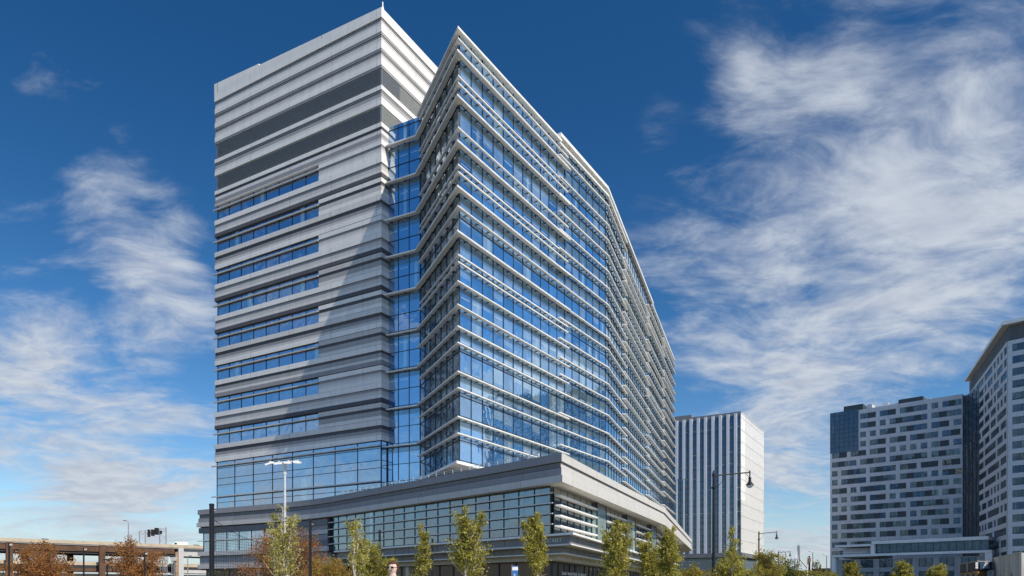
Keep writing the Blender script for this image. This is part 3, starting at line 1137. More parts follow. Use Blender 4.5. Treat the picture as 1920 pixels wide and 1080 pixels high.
for k in range(24):
    c_ = Vector(WC) + el * (1.6 + 2.42 * k)
    wd = .44
    zs = zsplit + (0 if k > 6 else -40)
    for (za, zb, w_) in ((max(zs, H0 + wbot), H0 + wtop - .6, wd), (H0 + wbot, zs, .20)):
        if zb - za > 1:
            p_ = c_ + nl * .25
            mb.obox((p_.x, p_.y, (za + zb) / 2), (el.x * w_, el.y * w_, 0), (nl.x * .25, nl.y * .25, 0), (0, 0, (zb - za) / 2), M_WFIN)
mb.build('vertical_fin', WT)
mb = MB()
mb.wall(WC, WR, H0 + wbot, H0 + wtop - .9, M_WHITE)
nr = Vector((er.y, -er.x))
k = 0
d = .4
M_SLOT = plain('slot_dark', (.12, .13, .15), .5)
while d < 32.6:
    c_ = Vector(WC) + er * d
    for za, zb, wd in ((H0 + wbot, H0 + wbot + 17, .16), (H0 + wbot + 17.05, H0 + wbot + 31 + (k % 3) * .02, .14), (H0 + wbot + 31.05, H0 + wtop - .2, .10)):
        p_ = c_ + nr * .02
        mb.obox((p_.x, p_.y, (za + zb) / 2), (er.x * wd, er.y * wd, 0), (nr.x * .02, nr.y * .02, 0), (0, 0, (zb - za) / 2), M_SLOT if d > 5 or za < H0 + wbot + 17 else M_WHITE)
    c2 = c_ + er * .75 + nr * .06
    mb.obox((c2.x, c2.y, H0 + (wbot + wtop) / 2), (er.x * .28, er.y * .28, 0), (nr.x * .06, nr.y * .06, 0), (0, 0, (wtop - wbot) / 2 - .1), M_WHITE)
    d += 1.5
    k += 1
for k in range(1, 12):
    c_ = Vector(WC) + er * 16.5 + nr * .125
    mb.obox((c_.x, c_.y, H0 + wbot + 3.95 * k), (er.x * 16.4, er.y * 16.4, 0), (nr.x * .004, nr.y * .004, 0), (0, 0, .07), M_SIL)
mb.build('ribbed_wall', WT)
mb = MB()
mb.wall(WR, WB, H0 + wbot, H0 + wtop, M_WHITE)
mb.wall(WB, WL, H0 + wbot, H0 + wtop, M_PANEL)
pb = [tuple(Vector(WL) - el * 2), tuple(Vector(WC) + el * .5), tuple(Vector(WR) + el * .5), WB]
mb.prism(offset_closed([WL, WC, WR, WB], .6), H0 + wbot - 1.4, H0 + wbot - .01, M_PANEL)
mb.prism(offset_closed([WL, WC, WR, WB], -2), 0, H0 + wbot - 1.41, G_WT)
mb.build('plinth', WT)


# ================================================================== APARTMENTS ON THE RIGHT
M_APW = stone('apartment_panel', (.60, .605, .63), 3.1, .05)
M_APD = plain('apartment_spandrel', (.045, .06, .07), .5)
M_APL = stone('apartment_stone', (.36, .365, .38), 3.1, .08)


def apt_face(parent, p0, p1, z0, floors, fh, seed, cols, skip_cols_top=0, top_rows=0, dark_panel=True, wall=None, cap=1.0):
    """wall of bands and piers standing 0.18 m proud of the window plane; each window group is a part"""
    rnd = random.Random(seed)
    L = plen(p0, p1)
    e = (Vector(p1) - Vector(p0)).normalized()
    nr = Vector((e.y, -e.x))
    wl = MB()
    wall = wall or M_APW

    def slab(a, c, za, zb, pr, m):
        p, q = Vector(p0) + e * a, Vector(p0) + e * c
        wl.prism([tuple(p + nr * pr), tuple(q + nr * pr), tuple(q), tuple(p)], za, zb, m)
    wins = []
    cw_ = L / cols
    for r in range(floors):
        za = z0 + r * fh
        wz0, wz1 = za + .80, za + 2.62
        nskip = skip_cols_top if r >= floors - top_rows else 0
        slab(cw_ * nskip, L, za - (fh - 2.62) if r else za - .4, wz0, .18, wall)
        c = nskip
        edges = []
        off = rnd.random() * .25
        while c < cols:
            ln = rnd.choice((1, 1, 2, 2, 3, 3, 4))
            a = max(cw_ * nskip, (c + .2) * cw_)
            bnd = min(L - .25, (c + ln - .2) * cw_)
            if bnd - a > .8:
                edges.append((a, bnd))
            c += ln
        last = cw_ * nskip
        for a, bnd in edges:
            if a - last > .05:
                slab(last, a, wz0 + .002, wz1 - .002, .18, wall)
            last = bnd
            wins.append((a, bnd, wz0, wz1, rnd.random()))
        if L - last > .05:
            slab(last, L, wz0 + .002, wz1 - .002, .18, wall)
    zt_ = z0 + floors * fh
    slab(cw_ * skip_cols_top, L, zt_ - (fh - 2.62), zt_ + cap, .18, wall)
    if True:
        wl.wall(p0, p1, z0 - .4, zt_ + cap, M_APD)
    wl.build('wall', parent)
    for a, bnd, wz0, wz1, rr in wins:
        w2 = MB()
        p, q = Vector(p0) + e * a + nr * .03, Vector(p0) + e * bnd + nr * .03
        n_ = max(1, round((bnd - a) / 1.9))
        for k in range(n_):
            s0 = p.lerp(q, k / n_)
            s1 = p.lerp(q, (k + 1) / n_)
            m_ = M_APD if (n_ > 1 and k % 3 == 1 and dark_panel) else (G_APT if rnd.random() < .7 else G_APD)
            w2.wall(tuple(s0), tuple(s1), wz0 + (.28 if rr > .7 else 0), wz1, m_, (a + k * 1.9) * 1.0 + wz0 * 3.7)
            w2.bar((s0.x, s0.y, wz0), (s0.x, s0.y, wz1), .07, .08, M_MUL)
            if m_ is not M_APD:
                sm = s0.lerp(s1, .62)
                w2.bar((sm.x, sm.y, wz0), (sm.x, sm.y, wz1), .05, .06, M_MUL)
                w2.bar((sm.x, sm.y, wz0 + .5), (s1.x, s1.y, wz0 + .5), .05, .06, M_MUL)
        w2.build('window', parent)


a0 = at(1557, 242)
a1 = at(1805, 216.7)
AP = thing('apartment_block', 'pale panelled apartment block with staggered windows and a dark glass top corner', 'building', (*a0, 0))
ztopL = (HY - 766) / FPX * 234.9
fl = 19
zb0 = H0 + ztopL - 1.2 - 3.0 * fl
apt_face(AP, a0, a1, zb0, fl, 3.0, 11, 13, 3, 4)
eA = (Vector(a1) - Vector(a0)).normalized()
nA = Vector((eA.y, -eA.x))
bk = -nA * 18
gA = tuple(Vector(a0) + nA * .25)
gB = tuple(Vector(a0) + eA * (38.6 / 13 * 3) + nA * .25)
zcg = zb0 + 15 * 3.0 - .4
curtain('corner_glazing', gA, gB, zcg, H0 + ztopL + .1, G_APD, AP, 1.6, [zcg + .4 + 3 * k for k in range(1, 5)] + [zcg + 1.8 + 3 * k for k in range(0, 4)], mw=.08)
mb = MB()
mb.wall(tuple(Vector(a0) + bk), a0, 0, zcg, M_APL)
mb.wall(tuple(Vector(a0) + bk), gA, zcg, H0 + ztopL + .1, G_APD)
mb.face([(gA[0], gA[1], H0 + ztopL + .1), (gB[0], gB[1], H0 + ztopL + .1), (*(Vector(gB) + bk), H0 + ztopL + .1), (*(Vector(gA) + bk), H0 + ztopL + .1)], M_ROOF)
zr = zb0 + 19 * 3 + 1.0
mb.face([(*gB, zr), (*a1, zr), (*(Vector(a1) + bk), zr), (*(Vector(gB) + bk), zr)], M_ROOF)
mb.wall(tuple(Vector(a1) + bk), tuple(Vector(a0) + bk), 0, zr, M_APW)
mb.wall(a0, a1, 0, zb0 - .4, M_APL)
mb.build('side_wall', AP)
# penthouse boxes
mb = MB()


def roofbox(x0, x1, dep, back, z0_, z1_, m, bevel=False):
    p, q = Vector(a0) + eA * x0 - nA * back, Vector(a0) + eA * x1 - nA * back
    poly = [tuple(p), tuple(q), tuple(q - nA * dep), tuple(p - nA * dep)]
    mb.prism(poly, z0_, z1_, m)


roofbox(4.0, 10.0, 6, .8, H0 + ztopL + .11, H0 + ztopL + 1.9, M_APD)
roofbox(11, 12.5, 5, 2, zr + .01, zr + 1.8, M_APW)
roofbox(13.0, 20, 6, 3, zr + .01, zr + 1.1, M_WHITE)
roofbox(15.5, 17, 2, 3.5, zr + 1.11, zr + 1.7, M_SIL)
roofbox(20.5, 27.5, 6, 1.2, zr + .01, zr + 1.6, M_APD)
roofbox(28.5, 29.2, 1, 2, zr + .01, zr + .8, M_SIL)
mb.build('penthouse', AP)
mb = MB()
for x_ in (12.8, 13.4):
    p = Vector(a0) + eA * x_ - nA * 2
    mb.tube((p.x, p.y, zr), (p.x, p.y, zr + 4.5), .06, .04, M_SIL, 5)
mb.build('antenna', AP)

# tower
AT = thing('apartment_tower', 'tall pale apartment tower with projecting louvred roof crown, at the right edge', 'building', (*at(1890, 177), 0))
t0 = (137.3, 210.0)
t1 = (122.8, 177.0)
t2 = (122.8 + 34, 177 - 34.3)
ztw = H0 + (HY - 600.8) / FPX * 176
nf = 19
wt_top = H0 + (HY - 640) / FPX * 177      # top of panel wall at the prow
zt0 = wt_top - .6 - 3.0 * nf
t0x = tuple(Vector(t0) + (Vector(t0) - Vector(t1)).normalized() * 16)
apt_face(AT, t0x, t1, zt0, nf, 3.0, 23, 13, dark_panel=False, cap=.6)
apt_face(AT, t1, t2, zt0, nf, 3.0, 31, 10, dark_panel=False, cap=.6)
mb = MB()
mb.wall(t0x, t1, 0, zt0 - .4, M_APW)
mb.wall(t1, t2, 0, zt0 - .4, M_APW)
tb = (t0x[0] + 40, t0x[1] - 30)
mb.wall(tb, t0x, 0, ztw - .5, M_APW)
mb.wall(t2, tb, 0, ztw - .5, M_APW)
mb.build('side_wall', AT)
# louvred crown and roof
mb = MB()
c0 = [t0x, t1, t2, tb]
inset = offset_closed(c0 if area(c0) > 0 else c0[::-1], -.5)
mb.prism(inset, wt_top + .02, ztw - .9, M_REV)
for k in range(16):
    z = wt_top + .3 + k * (ztw - 1.1 - wt_top) / 16
    pp = offset_open([t0x, t1, t2], -.25)
    for p, q in zip(pp, pp[1:]):
        mb.bar((*p, z), (*q, z), .16, .07, M_LOUV)
mb.build('louvre_screen', AT)
mb = MB()
ov = offset_open([t0x, t1, t2], 1.3)
mb.prism([ov[0], ov[1], ov[2], tb], ztw - .9, ztw, M_WHITE, mb=M_SOFF)
mb.build('roof', AT)
# dark glazed recess between block and tower: belongs to the tower
r0, r1 = a1, t0
r0 = tuple(Vector(a1) + Vector((.02, .6)))
r1 = tuple(Vector(on_line(t0x, t1, 1838)))
curtain('recess_glazing', r0, r1, 0, H0 + (HY - 737) / FPX * 213, G_APD, AT, 1.7, [zb0 + 3 * k + .9 for k in range(20)] + [zb0 + 3 * k + 2.5 for k in range(20)], mw=.09)

# low street building with white frames in front of the block
q0_, q1_ = at(1566, 214), at(1862, 186)
eq = (Vector(q1_) - Vector(q0_)).normalized()
nq = Vector((eq.y, -eq.x))
Lq = plen(q0_, q1_)
LB = thing('street_block', 'low grey shop building edged with stacked white horizontal frames, below the apartment block', 'building', (*q0_, 0))


def qx(px):
    return plen(q0_, on_line(q0_, q1_, px))


def qbox(mb_, xa, xb, za, zb, front, back, m):
    p, q = Vector(q0_) + eq * xa, Vector(q0_) + eq * xb
    mb_.prism([tuple(p + nq * front), tuple(q + nq * front), tuple(q - nq * back), tuple(p - nq * back)], za, zb, m)


zf = lambda py: H0 + (HY - py) / FPX * 200
mb = MB()
qbox(mb, 0, Lq, 0, zf(1046), 0, 18, M_APL)
qbox(mb, qx(1574), qx(1640), zf(1043) + .01, zf(1023), -3, 16, M_APW)
mb.build('wall', LB)
mb = MB()
qbox(mb, -.6, Lq, zf(1041), zf(1036.5), 1.4, 2, M_WHITE)
qbox(mb, -.6, .4, 0, zf(1041) - .01, 1.2, 2, M_WHITE)
qbox(mb, Lq - 1.6, Lq, 0, zf(1041) - .01, 1.2, 2, M_WHITE)
qbox(mb, qx(1636), Lq - .8, zf(1018), zf(1012), 1.0, 12, M_WHITE)
qbox(mb, .2, qx(1636) - .01, zf(1021), zf(1017), .8, 12, M_WHITE)
qbox(mb, qx(1634), qx(1641), zf(1036.5) + .01, zf(1018) - .01, .8, 1, M_WHITE)
mb.build('white_frame', LB)
p, q = Vector(q0_) + eq * qx(1641) - nq * .5, Vector(q0_) + eq * (Lq - 1) - nq * .5
curtain('upper_glazing', tuple(p), tuple(q), zf(1036.5) + .01, zf(1018) - .01, G_APD, LB, 1.9, (zf(1034),), mw=.1)
mb = MB()
for k in range(9):
    qbox(mb, qx(1575) + k, qx(1575) + k + .06, zf(1036.5), zf(1032.5), .5, -.44, M_WHITE)
qbox(mb, qx(1575), qx(1575) + 8.1, zf(1032.6), zf(1032), .5, -.44, M_WHITE)
mb.build('balcony_rail', LB)
for row, (pa_, pb2) in enumerate(((1063, 1047), (1082, 1071))):
    x_ = 2.2
    while x_ < Lq - 4:
        g = MB()
        p, q = Vector(q0_) + eq * x_ + nq * .03, Vector(q0_) + eq * (x_ + 3.3) + nq * .03
        g.wall(tuple(p), tuple(q), max(.3, zf(pa_)), zf(pb2), G_APD, x_)
        m_ = p.lerp(q, .5)
        for s_ in (p, m_, q):
            g.bar((s_.x, s_.y, max(.3, zf(pa_))), (s_.x, s_.y, zf(pb2)), .1, .12, M_MUL)
        g.build('window', LB)
        x_ += 5.1

# ------------------------------------------------------------------ site office, its signs, and the grey shed
so0 = at(1800, 96)
so1 = at(1833, 84)
so2 = at(1863, 86.5)
SO = thing('site_office', 'two-storey site office cabin with dark blue name board, at the lower right', 'site office', (*so1, 0))
M_CAB = plain('cabin_dark', (.05, .047, .043), .7)
M_OCH = plain('cabin_ochre', (.34, .19, .07), .7, 0, .25, 4)
M_NAVY = plain('sign_navy', (.02, .05, .10), .5)
M_BLUE = plain('sign_blue', (.03, .16, .42), .4)
mb = MB()
so3 = (so2[0] + 4, so2[1] + 12)
so4 = (so0[0] + 4, so0[1] + 4)
z1c = lambda py: H0 + (HY - py) / FPX * 85
mb.prism([so0, so1, so2, so3, so4], 0, z1c(1070.5), M_OCH)
mb.prism(offset_closed([so0, so1, so2, so3, so4], .12), z1c(1070.3), z1c(1053.5), M_CAB)
mb.prism(offset_closed([so0, so1, so2, so3, so4], .2), z1c(1053.3), z1c(1052.3), M_BEIGE)
for t in (.05, .5):
    c_ = lerp(so0, so1, t)
    mb.box(c_[0] - .2, c_[0] - .06, c_[1] - .16, c_[1], z1c(1070), z1c(1054), M_BEIGE)
for t in (.2, .5, .8):
    c_ = lerp(so0, so1, t)
    mb.box(c_[0] - .35, c_[0] + .35, c_[1] - .3, c_[1] + .1, z1c(1080), z1c(1075), M_PANEL)
mb.build('cabin', SO)
mb = MB()
sa, sb_ = Vector(so1) + Vector((.1, -.2)), Vector(so2) + Vector((-.1, -.2))
es = (sb_ - sa).normalized()
mb.prism([(sa.x, sa.y - .05), (sb_.x, sb_.y - .05), (sb_.x, sb_.y), (sa.x, sa.y)], z1c(1068), z1c(1054), M_NAVY)
sgn = mb.build('name_board', SO)
mb = MB()
for t in (.10, .80):
    c_ = sa.lerp(sb_, t)
    mb.box(c_.x - .02, c_.x + .02, c_.y - .08, c_.y - .055, z1c(1066.2), z1c(1054.8), M_BLUE)
mb.build('board_stripe', sgn)
for i, t_ in enumerate(('JMA', 'FIELD', 'OFFICE')):
    c_ = sa.lerp(sb_, .455)
    textmesh(t_, .30, (c_.x, c_.y - .09, z1c(1056.8 + 3.8 * i)), (es.x, es.y, 0), M_LETW, sgn, .01, wide=2.1)
mb = MB()
c_ = sa.lerp(sb_, .72)
mb.box(c_.x - .42, c_.x + .42, c_.y - .12, c_.y - .06, .3, z1c(1069), M_WHITE)
bn = mb.build('banner', SO)
for i, ch in enumerate('WE'):
    textmesh(ch, .42, (c_.x, c_.y - .14, z1c(1074.3 + 7.2 * i)), (0, 0, 1), M_CAB, bn, .01, updir=(-1, 0, 0))
mb = MB()
c_ = Vector(so1) + Vector((-.25, .1))
for i in range(3):
    mb.box(c_.x - .14, c_.x + .14, c_.y - .35, c_.y - .29, z1c(1057 + 4 * i + 1.5), z1c(1057 + 4 * i - 1.6), M_WHITE)
mb.build('small_plate', SO)

SH = thing('metal_shed', 'pale corrugated metal shed with stained walls, at the lower right edge', 'shed', (*at(1880, 78), 0))
s0_, s1_ = at(1864, 86), at(1915, 62)
s1b = (s1_[0] + 25, s1_[1] + 3)


def shed_mat(n):
    uv = n.new('ShaderNodeUVMap', uv_map='UVMap').outputs[0]
    o = n.new('ShaderNodeTexCoord').outputs['Object']
    st = n.noise(n.mapping(uv, scale=(1, .12, 1)), 1.2, 5, .6)
    c = n.mix(n.smooth(st, .35, .65), (.30, .285, .24), (.62, .61, .58))
    wv = n.new('ShaderNodeTexWave')
    wv.inputs['Scale'].default_value = 2.2
    n.put(wv.inputs['Vector'], uv)
    return princ(n, c, .55, .2, .4, bump(n, wv.outputs[1], .5, .03))


M_SHED = mat('shed_metal', shed_mat)
zs0 = H0 + (HY - 1047) / FPX * 86
zs1 = H0 + (HY - 1038.5) / FPX * 62
mb = MB()
mb.wall(s0_, s1_, 0, zs0, M_SHED, ztop1=zs1 + .1)
mb.wall(s1_, s1b, 0, zs1 + .1, M_SHED, ztop1=zs1 - .6)
sbk = (s0_[0] + 25, s0_[1] + 6)
mb.wall(s1b, sbk, 0, zs1 - .6, M_SHED)
mb.wall(sbk, s0_, 0, zs1 - .6, M_SHED, ztop1=zs0)
mb.face([(*s0_, zs0), (*s1_, zs1 + .1), (*s1b, zs1 - .6), (*sbk, zs1 - .6)], M_SIL)
mb.build('shed_wall', SH)
mb = MB()
mb.bar((s0_[0], s0_[1], zs0 + .03), (s1_[0], s1_[1], zs1 + .13), .12, .12, M_BEIGE)
mb.build('roof_edge', SH)
for t in (.3, .72):
    c_ = lerp(s0_, s1_, t)
    e = (Vector(s1_) - Vector(s0_)).normalized()
    mb = MB()
    mb.obox((c_[0] - .03, c_[1] - .01, 2.4), (e.x * .5, e.y * .5, 0), (e.y * .04, -e.x * .04, 0), (0, 0, .6), M_PANEL)
    mb.build('vent', SH)


# ================================================================== VIADUCT (left)
M_TAN = plain('barrier_concrete', (.46, .38, .28), .85, 0, .12, .4)
M_BROWN = plain('weathered_steel', (.105, .054, .03), .75, 0, .25, .5)
M_CONC = plain('pale_concrete', (.48, .47, .46), .85, 0, .08, .4)
V0, V1 = (-(960) / FPX * 235, 235), ((380 - 960) / FPX * 278, 278)
vd = (Vector(V1) - Vector(V0)).normalized()
vn = Vector((vd.y, -vd.x))
VA, VB = Vector(V0) - vd * 60, Vector(V1) + vd * 130
VI = thing('viaduct', 'brown steel double-deck road viaduct with tan concrete barrier, behind the left trees', 'viaduct', (V0[0], V0[1], 0))


def vbox(mb_, a, c, z0_, z1_, front, back, m):
    a, c = Vector(a), Vector(c)
    mb_.prism([tuple(a + vn * front), tuple(c + vn * front), tuple(c - vn * back), tuple(a - vn * back)], z0_, z1_, m)


vzt = H0 + 17.0
mb = MB()
vbox(mb, VA, VB, vzt - 1.15, vzt, 0, .4, M_TAN)
vbox(mb, VA, VB, vzt - 1.15, vzt, -17.6, 18, M_TAN)
mb.build('barrier', VI)
mb = MB()
vbox(mb, VA, VB, vzt - 1.5, vzt - 1.16, -.2, 17.8, M_CONC)
mb.build('deck', VI)
mb = MB()
vs = Vector(on_line(V0, V1, 328))
vbox(mb, VA, vs, vzt - 3.6, vzt - 1.51, -.5, .9, M_BROWN)
for bkk in (5, 9.5, 14, 17):
    vbox(mb, VA, vs, vzt - 4.4, vzt - 1.51, -bkk, bkk + .5, M_BROWN)
vbox(mb, VA, vs, vzt - 4.4, vzt - 3.61, -.9, 1.4, M_REV)  # black strip stands in for the shadow under the girder
mb.build('girder', VI)
mb = MB()
vbox(mb, vs + vd * 3, VB, vzt - 4.3, vzt - 1.51, -1.2, 16.5, M_CONC)
mb.build('girder', VI)
# lower deck
mb = MB()
z2 = H0 + 9.8
vbox(mb, VA, VB, z2 - 1.2, z2, -3, 3.4, M_TAN)
vbox(mb, VA, VB, z2 - 2.3, z2 - 1.21, -3.2, 16, M_REV)
vbox(mb, VA, vs, z2 - 3.4, z2 - 2.31, -3.1, 16, M_BROWN)
vbox(mb, vs + vd * 3, VB, z2 - 3.6, z2 - 2.31, -3.1, 16, M_CONC)
mb.build('lower_deck', VI)
mb = MB()
z3 = H0 + 5.6
vbox(mb, VA, VB, z3 - 4, z3, -5, 8, M_TAN)
mb.build('ramp_wall', VI)
for px_ in (-120, 18, 192):
    c_ = Vector(on_line(V0, V1, px_))
    mb = MB()
    vbox(mb, c_ - vd * .95, c_ + vd * .95, 0, vzt - 1.17, .15, 1.6, M_BROWN)
    mb.build('pier', VI)
for px_ in (147, 60):
    c_ = Vector(on_line(V0, V1, px_))
    mb = MB()
    vbox(mb, c_ - vd * .9, c_ + vd * .9, 0, vzt - 4.41, -13, 15, M_BROWN)
    mb.build('pier', VI)
c_ = Vector(on_line(V0, V1, 339.5))
mb = MB()
vbox(mb, c_ - vd * .95, c_ + vd * .95, 0, vzt - 1.2, .1, 3, M_CONC)
mb.build('pier', VI)
c_ = Vector(on_line(V0, V1, 332))
M_BRK = plain('pier_stone', (.32, .22, .15), .9, 0, .3, 1.5)
mb = MB()
for k in range(12):
    vbox(mb, c_ - vd * .6, c_ + vd * .6, k * 1.3 + .03, k * 1.3 + 1.27, .1, 2, M_BRK)
vbox(mb, c_ - vd * .5, c_ + vd * .5, 0, 15.6, 0, 1.9, M_REV)
mb.build('pier', VI)


def lattice(mb_, x, y, w_, z0_, z1_, step, m, r=.09):
    for sx in (-1, 1):
        for sy in (-1, 1):
            mb_.bar((x + sx * w_, y + sy * w_, z0_), (x + sx * w_, y + sy * w_, z1_), r * 2, r * 2, m)
    z = z0_
    k = 0
    while z + step <= z1_:
        for sy in (-1, 1):
            s_ = 1 if k % 2 else -1
            mb_.bar((x - s_ * w_, y + sy * w_, z), (x + s_ * w_, y + sy * w_, z + step), r, r, m)
            mb_.bar((x - w_, y + sy * w_, z), (x + w_, y + sy * w_, z), r, r, m)
        z += step
        k += 1


M_STEEL = plain('galvanised', (.33, .34, .36), .5, .4)
for px_, ww in ((304, .85), (326, .5)):
    c_ = Vector(on_line(V0, V1, px_))
    c_ = c_ + vn * (2 if ww > .6 else 0)
    T_ = thing('lattice_tower', 'wide steel lattice shoring tower with concrete cap under the viaduct' if ww > .6 else 'narrow steel lattice shoring tower beside the stone viaduct pier', 'shoring tower', (c_.x, c_.y, 0),
               group='shoring towers under the viaduct')
    mb = MB()
    lattice(mb, c_.x, c_.y, ww, 0, 12.2, 1.5, M_STEEL)
    mb.build('lattice', T_)
    mb = MB()
    mb.box(c_.x - ww - .3, c_.x + ww + .3, c_.y - ww - .3, c_.y + ww + .3, 12.21, 13.6, M_CONC)
    mb.build('cap', T_)
# sign gantry on the deck
GA = Vector(on_line(V0, V1, 264)) - vn * .9
GB = Vector(on_line(V0, V1, 303)) + vn * -.9
GT = thing('sign_gantry', 'steel truss sign gantry with dark sign backs on the viaduct deck', 'sign gantry', (GA.x, GA.y, vzt - 1.15))
gz0, gz1 = vzt - 1.15, vzt + 6.1
mb = MB()
for (c0_, h_) in ((Vector(on_line(V0, V1, 259)), 4.6), (Vector(on_line(V0, V1, 270)), 5.0), (Vector(on_line(V0, V1, 297)), 5.6), (Vector(on_line(V0, V1, 309)), 6.4)):
    mb.tube((c0_.x, c0_.y + 1, gz0), (c0_.x, c0_.y + 1, vzt + h_), .22, .2, M_STEEL, 8)
pa_, pb2 = Vector(on_line(V0, V1, 297)), Vector(on_line(V0, V1, 309))
for k in range(5):
    z_ = vzt + k * 1.2
    s_ = (pa_, pb2) if k % 2 else (pb2, pa_)
    mb.bar((s_[0].x, s_[0].y + 1, z_), (s_[1].x, s_[1].y + 1, z_ + 1.2), .14, .14, M_STEEL)
mb.build('post', GT)
mb = MB()
pa_, pb2 = Vector(on_line(V0, V1, 259)), Vector(on_line(V0, V1, 309))
n_ = 14
for k in range(n_):
    t0_, t1_ = k / n_, (k + 1) / n_
    a_, c_ = pa_.lerp(pb2, t0_), pa_.lerp(pb2, t1_)
    za, zc_ = vzt + 4.4 + 1.8 * t0_, vzt + 4.4 + 1.8 * t1_
    mb.bar((a_.x, a_.y + 1, za), (c_.x, c_.y + 1, zc_), .16, .16, M_STEEL)
    mb.bar((a_.x, a_.y + 1, za - 1.3), (c_.x, c_.y + 1, zc_ - 1.3), .14, .14, M_STEEL)
    mb.bar((a_.x, a_.y + 1, za if k % 2 else za - 1.3), (c_.x, c_.y + 1, zc_ - 1.3 if k % 2 else zc_), .12, .12, M_STEEL)
mb.build('truss', GT)
for x0_, x1_, z0_, z1_ in ((275, 280, 2.4, 5.2), (281.5, 288, 2.9, 5.3), (288.5, 296, 3.4, 6.0), (298, 302, 3.8, 5.0)):
    a_, c_ = Vector(on_line(V0, V1, x0_)), Vector(on_line(V0, V1, x1_))
    mb = MB()
    mb.prism([(a_.x, a_.y + .5), (c_.x, c_.y + .5), (c_.x, c_.y + .8), (a_.x, a_.y + .8)], vzt + z0_, vzt + z1_, M_BLACK)
    mb.build('sign_panel', GT)


# vehicles on the deck
def vehicle(px, kind, label, cat):
    c_ = Vector(on_line(V0, V1, px)) - vn * 4.5
    z_ = vzt - 1.15
    t = thing('van' if kind == 'van' else 'car', label, cat, (c_.x, c_.y, z_), group='vehicles on the viaduct')
    paint = plain('paint_' + kind, {'van': (.75, .75, .75), 'dark': (.02, .022, .03), 'grey': (.05, .055, .06)}[kind], .5, 0)
    tyre = plain('tyre', (.02, .02, .02), .9)
    gm = plain('car_glass', (.02, .03, .04), .1)
    Lh = 3.0 if kind == 'van' else 2.35
    if kind == 'van':
        prof = [(-Lh, .4), (Lh, .4), (Lh, 2.2), (Lh - .2, 2.5), (-Lh + 1.6, 2.5), (-Lh + .9, 1.9), (-Lh + .1, 1.25)]
        gp = [(-Lh + .75, 1.45), (-Lh + 1.9, 1.45), (-Lh + 1.9, 2.1), (-Lh + 1.2, 2.1)]
        wheelx = (-2.0, 1.9)
    else:
        prof = [(-Lh, .3), (Lh, .3), (Lh, .95), (Lh - .5, 1.05), (1.0, 1.6), (-.6, 1.65), (-1.3, 1.1), (-Lh + .1, .9)]
        gp = [(-1.0, 1.1), (1.35, 1.1), (.85, 1.5), (-.6, 1.54)]
        wheelx = (-1.5, 1.5)

    def pt(u, s, z):
        p_ = c_ + vd * u - vn * s
        return (p_.x, p_.y, z_ + z)
    for nm, pf, hw, m_ in (('body', prof, .92, paint), ('window', gp, .935, gm)):
        mb_ = MB()
        f0, f1 = [pt(u, -hw, z) for u, z in pf], [pt(u, hw, z) for u, z in pf]
        mb_.face(f0, m_)
        mb_.face(f1[::-1], m_)
        for i in range(len(pf)):
            j = (i + 1) % len(pf)
            mb_.face([f0[j], f0[i], f1[i], f1[j]], m_)
        mb_.build(nm, t)
    for wx in wheelx:
        for s in (-.8, .8):
            mb_ = MB()
            mb_.tube(pt(wx, s - .1, .34), pt(wx, s + .1, .34), .34, .34, tyre, 14)
            mb_.build('wheel', t)


vehicle(343, 'van', 'white van driving on the viaduct deck', 'van')
vehicle(374, 'grey', 'dark grey car behind the white van, where the viaduct meets the stone tower', 'car')
vehicle(87, 'dark', 'black car alone on the left end of the viaduct deck', 'car')


# ------------------------------------------------------------------ lamps
def cobra(px, Y, topy, label, armpx, z0_=0.0, grp='tall grey highway lamps'):
    x, y = at(px, Y)
    t = thing('highway_lamp', label, 'street lamp', (x, y, z0_), group=grp)
    zt_ = zz(topy, Y)
    r = max(.08, Y * .0006)
    mb = MB()
    mb.tube((x, y, z0_), (x, y, zt_ - .8), r * 1.3, r, M_STEEL, 6)
    mb.build('pole', t)
    ax = armpx / FPX * Y
    mb = MB()
    mb.tube((x, y, zt_ - .8), (x + ax * .3, y, zt_ - .15), r * .8, r * .7, M_STEEL, 6)
    mb.tube((x + ax * .3, y, zt_ - .15), (x + ax, y, zt_), r * .7, r * .6, M_STEEL, 6)
    mb.build('arm', t)
    mb = MB()
    mb.box(x + ax - .5, x + ax + .5, y - .25, y + .25, zt_ - .15, zt_ + .12, M_PANEL)
    mb.build('lamp_head', t)


cobra(241, 250, 976, 'tall grey lamp with short bent arm, left of the sign gantry', -7, vzt - 1.15)
cobra(352, 262, 1042, 'grey lamp seen below the viaduct, right of the pale pier', 5)
cobra(1524, 420, 1034, 'grey highway lamp right of the pointed bridge pylon', -6)
cobra(1550, 470, 1040, 'faint grey highway lamp beside the left edge of the apartment block', -6)
cobra(1473, 420, 1034, 'grey highway lamp behind the third black street lamp', -4)
cobra(40, 262, 1017, 'grey lamp standing in front of the viaduct, at the far left', 2)

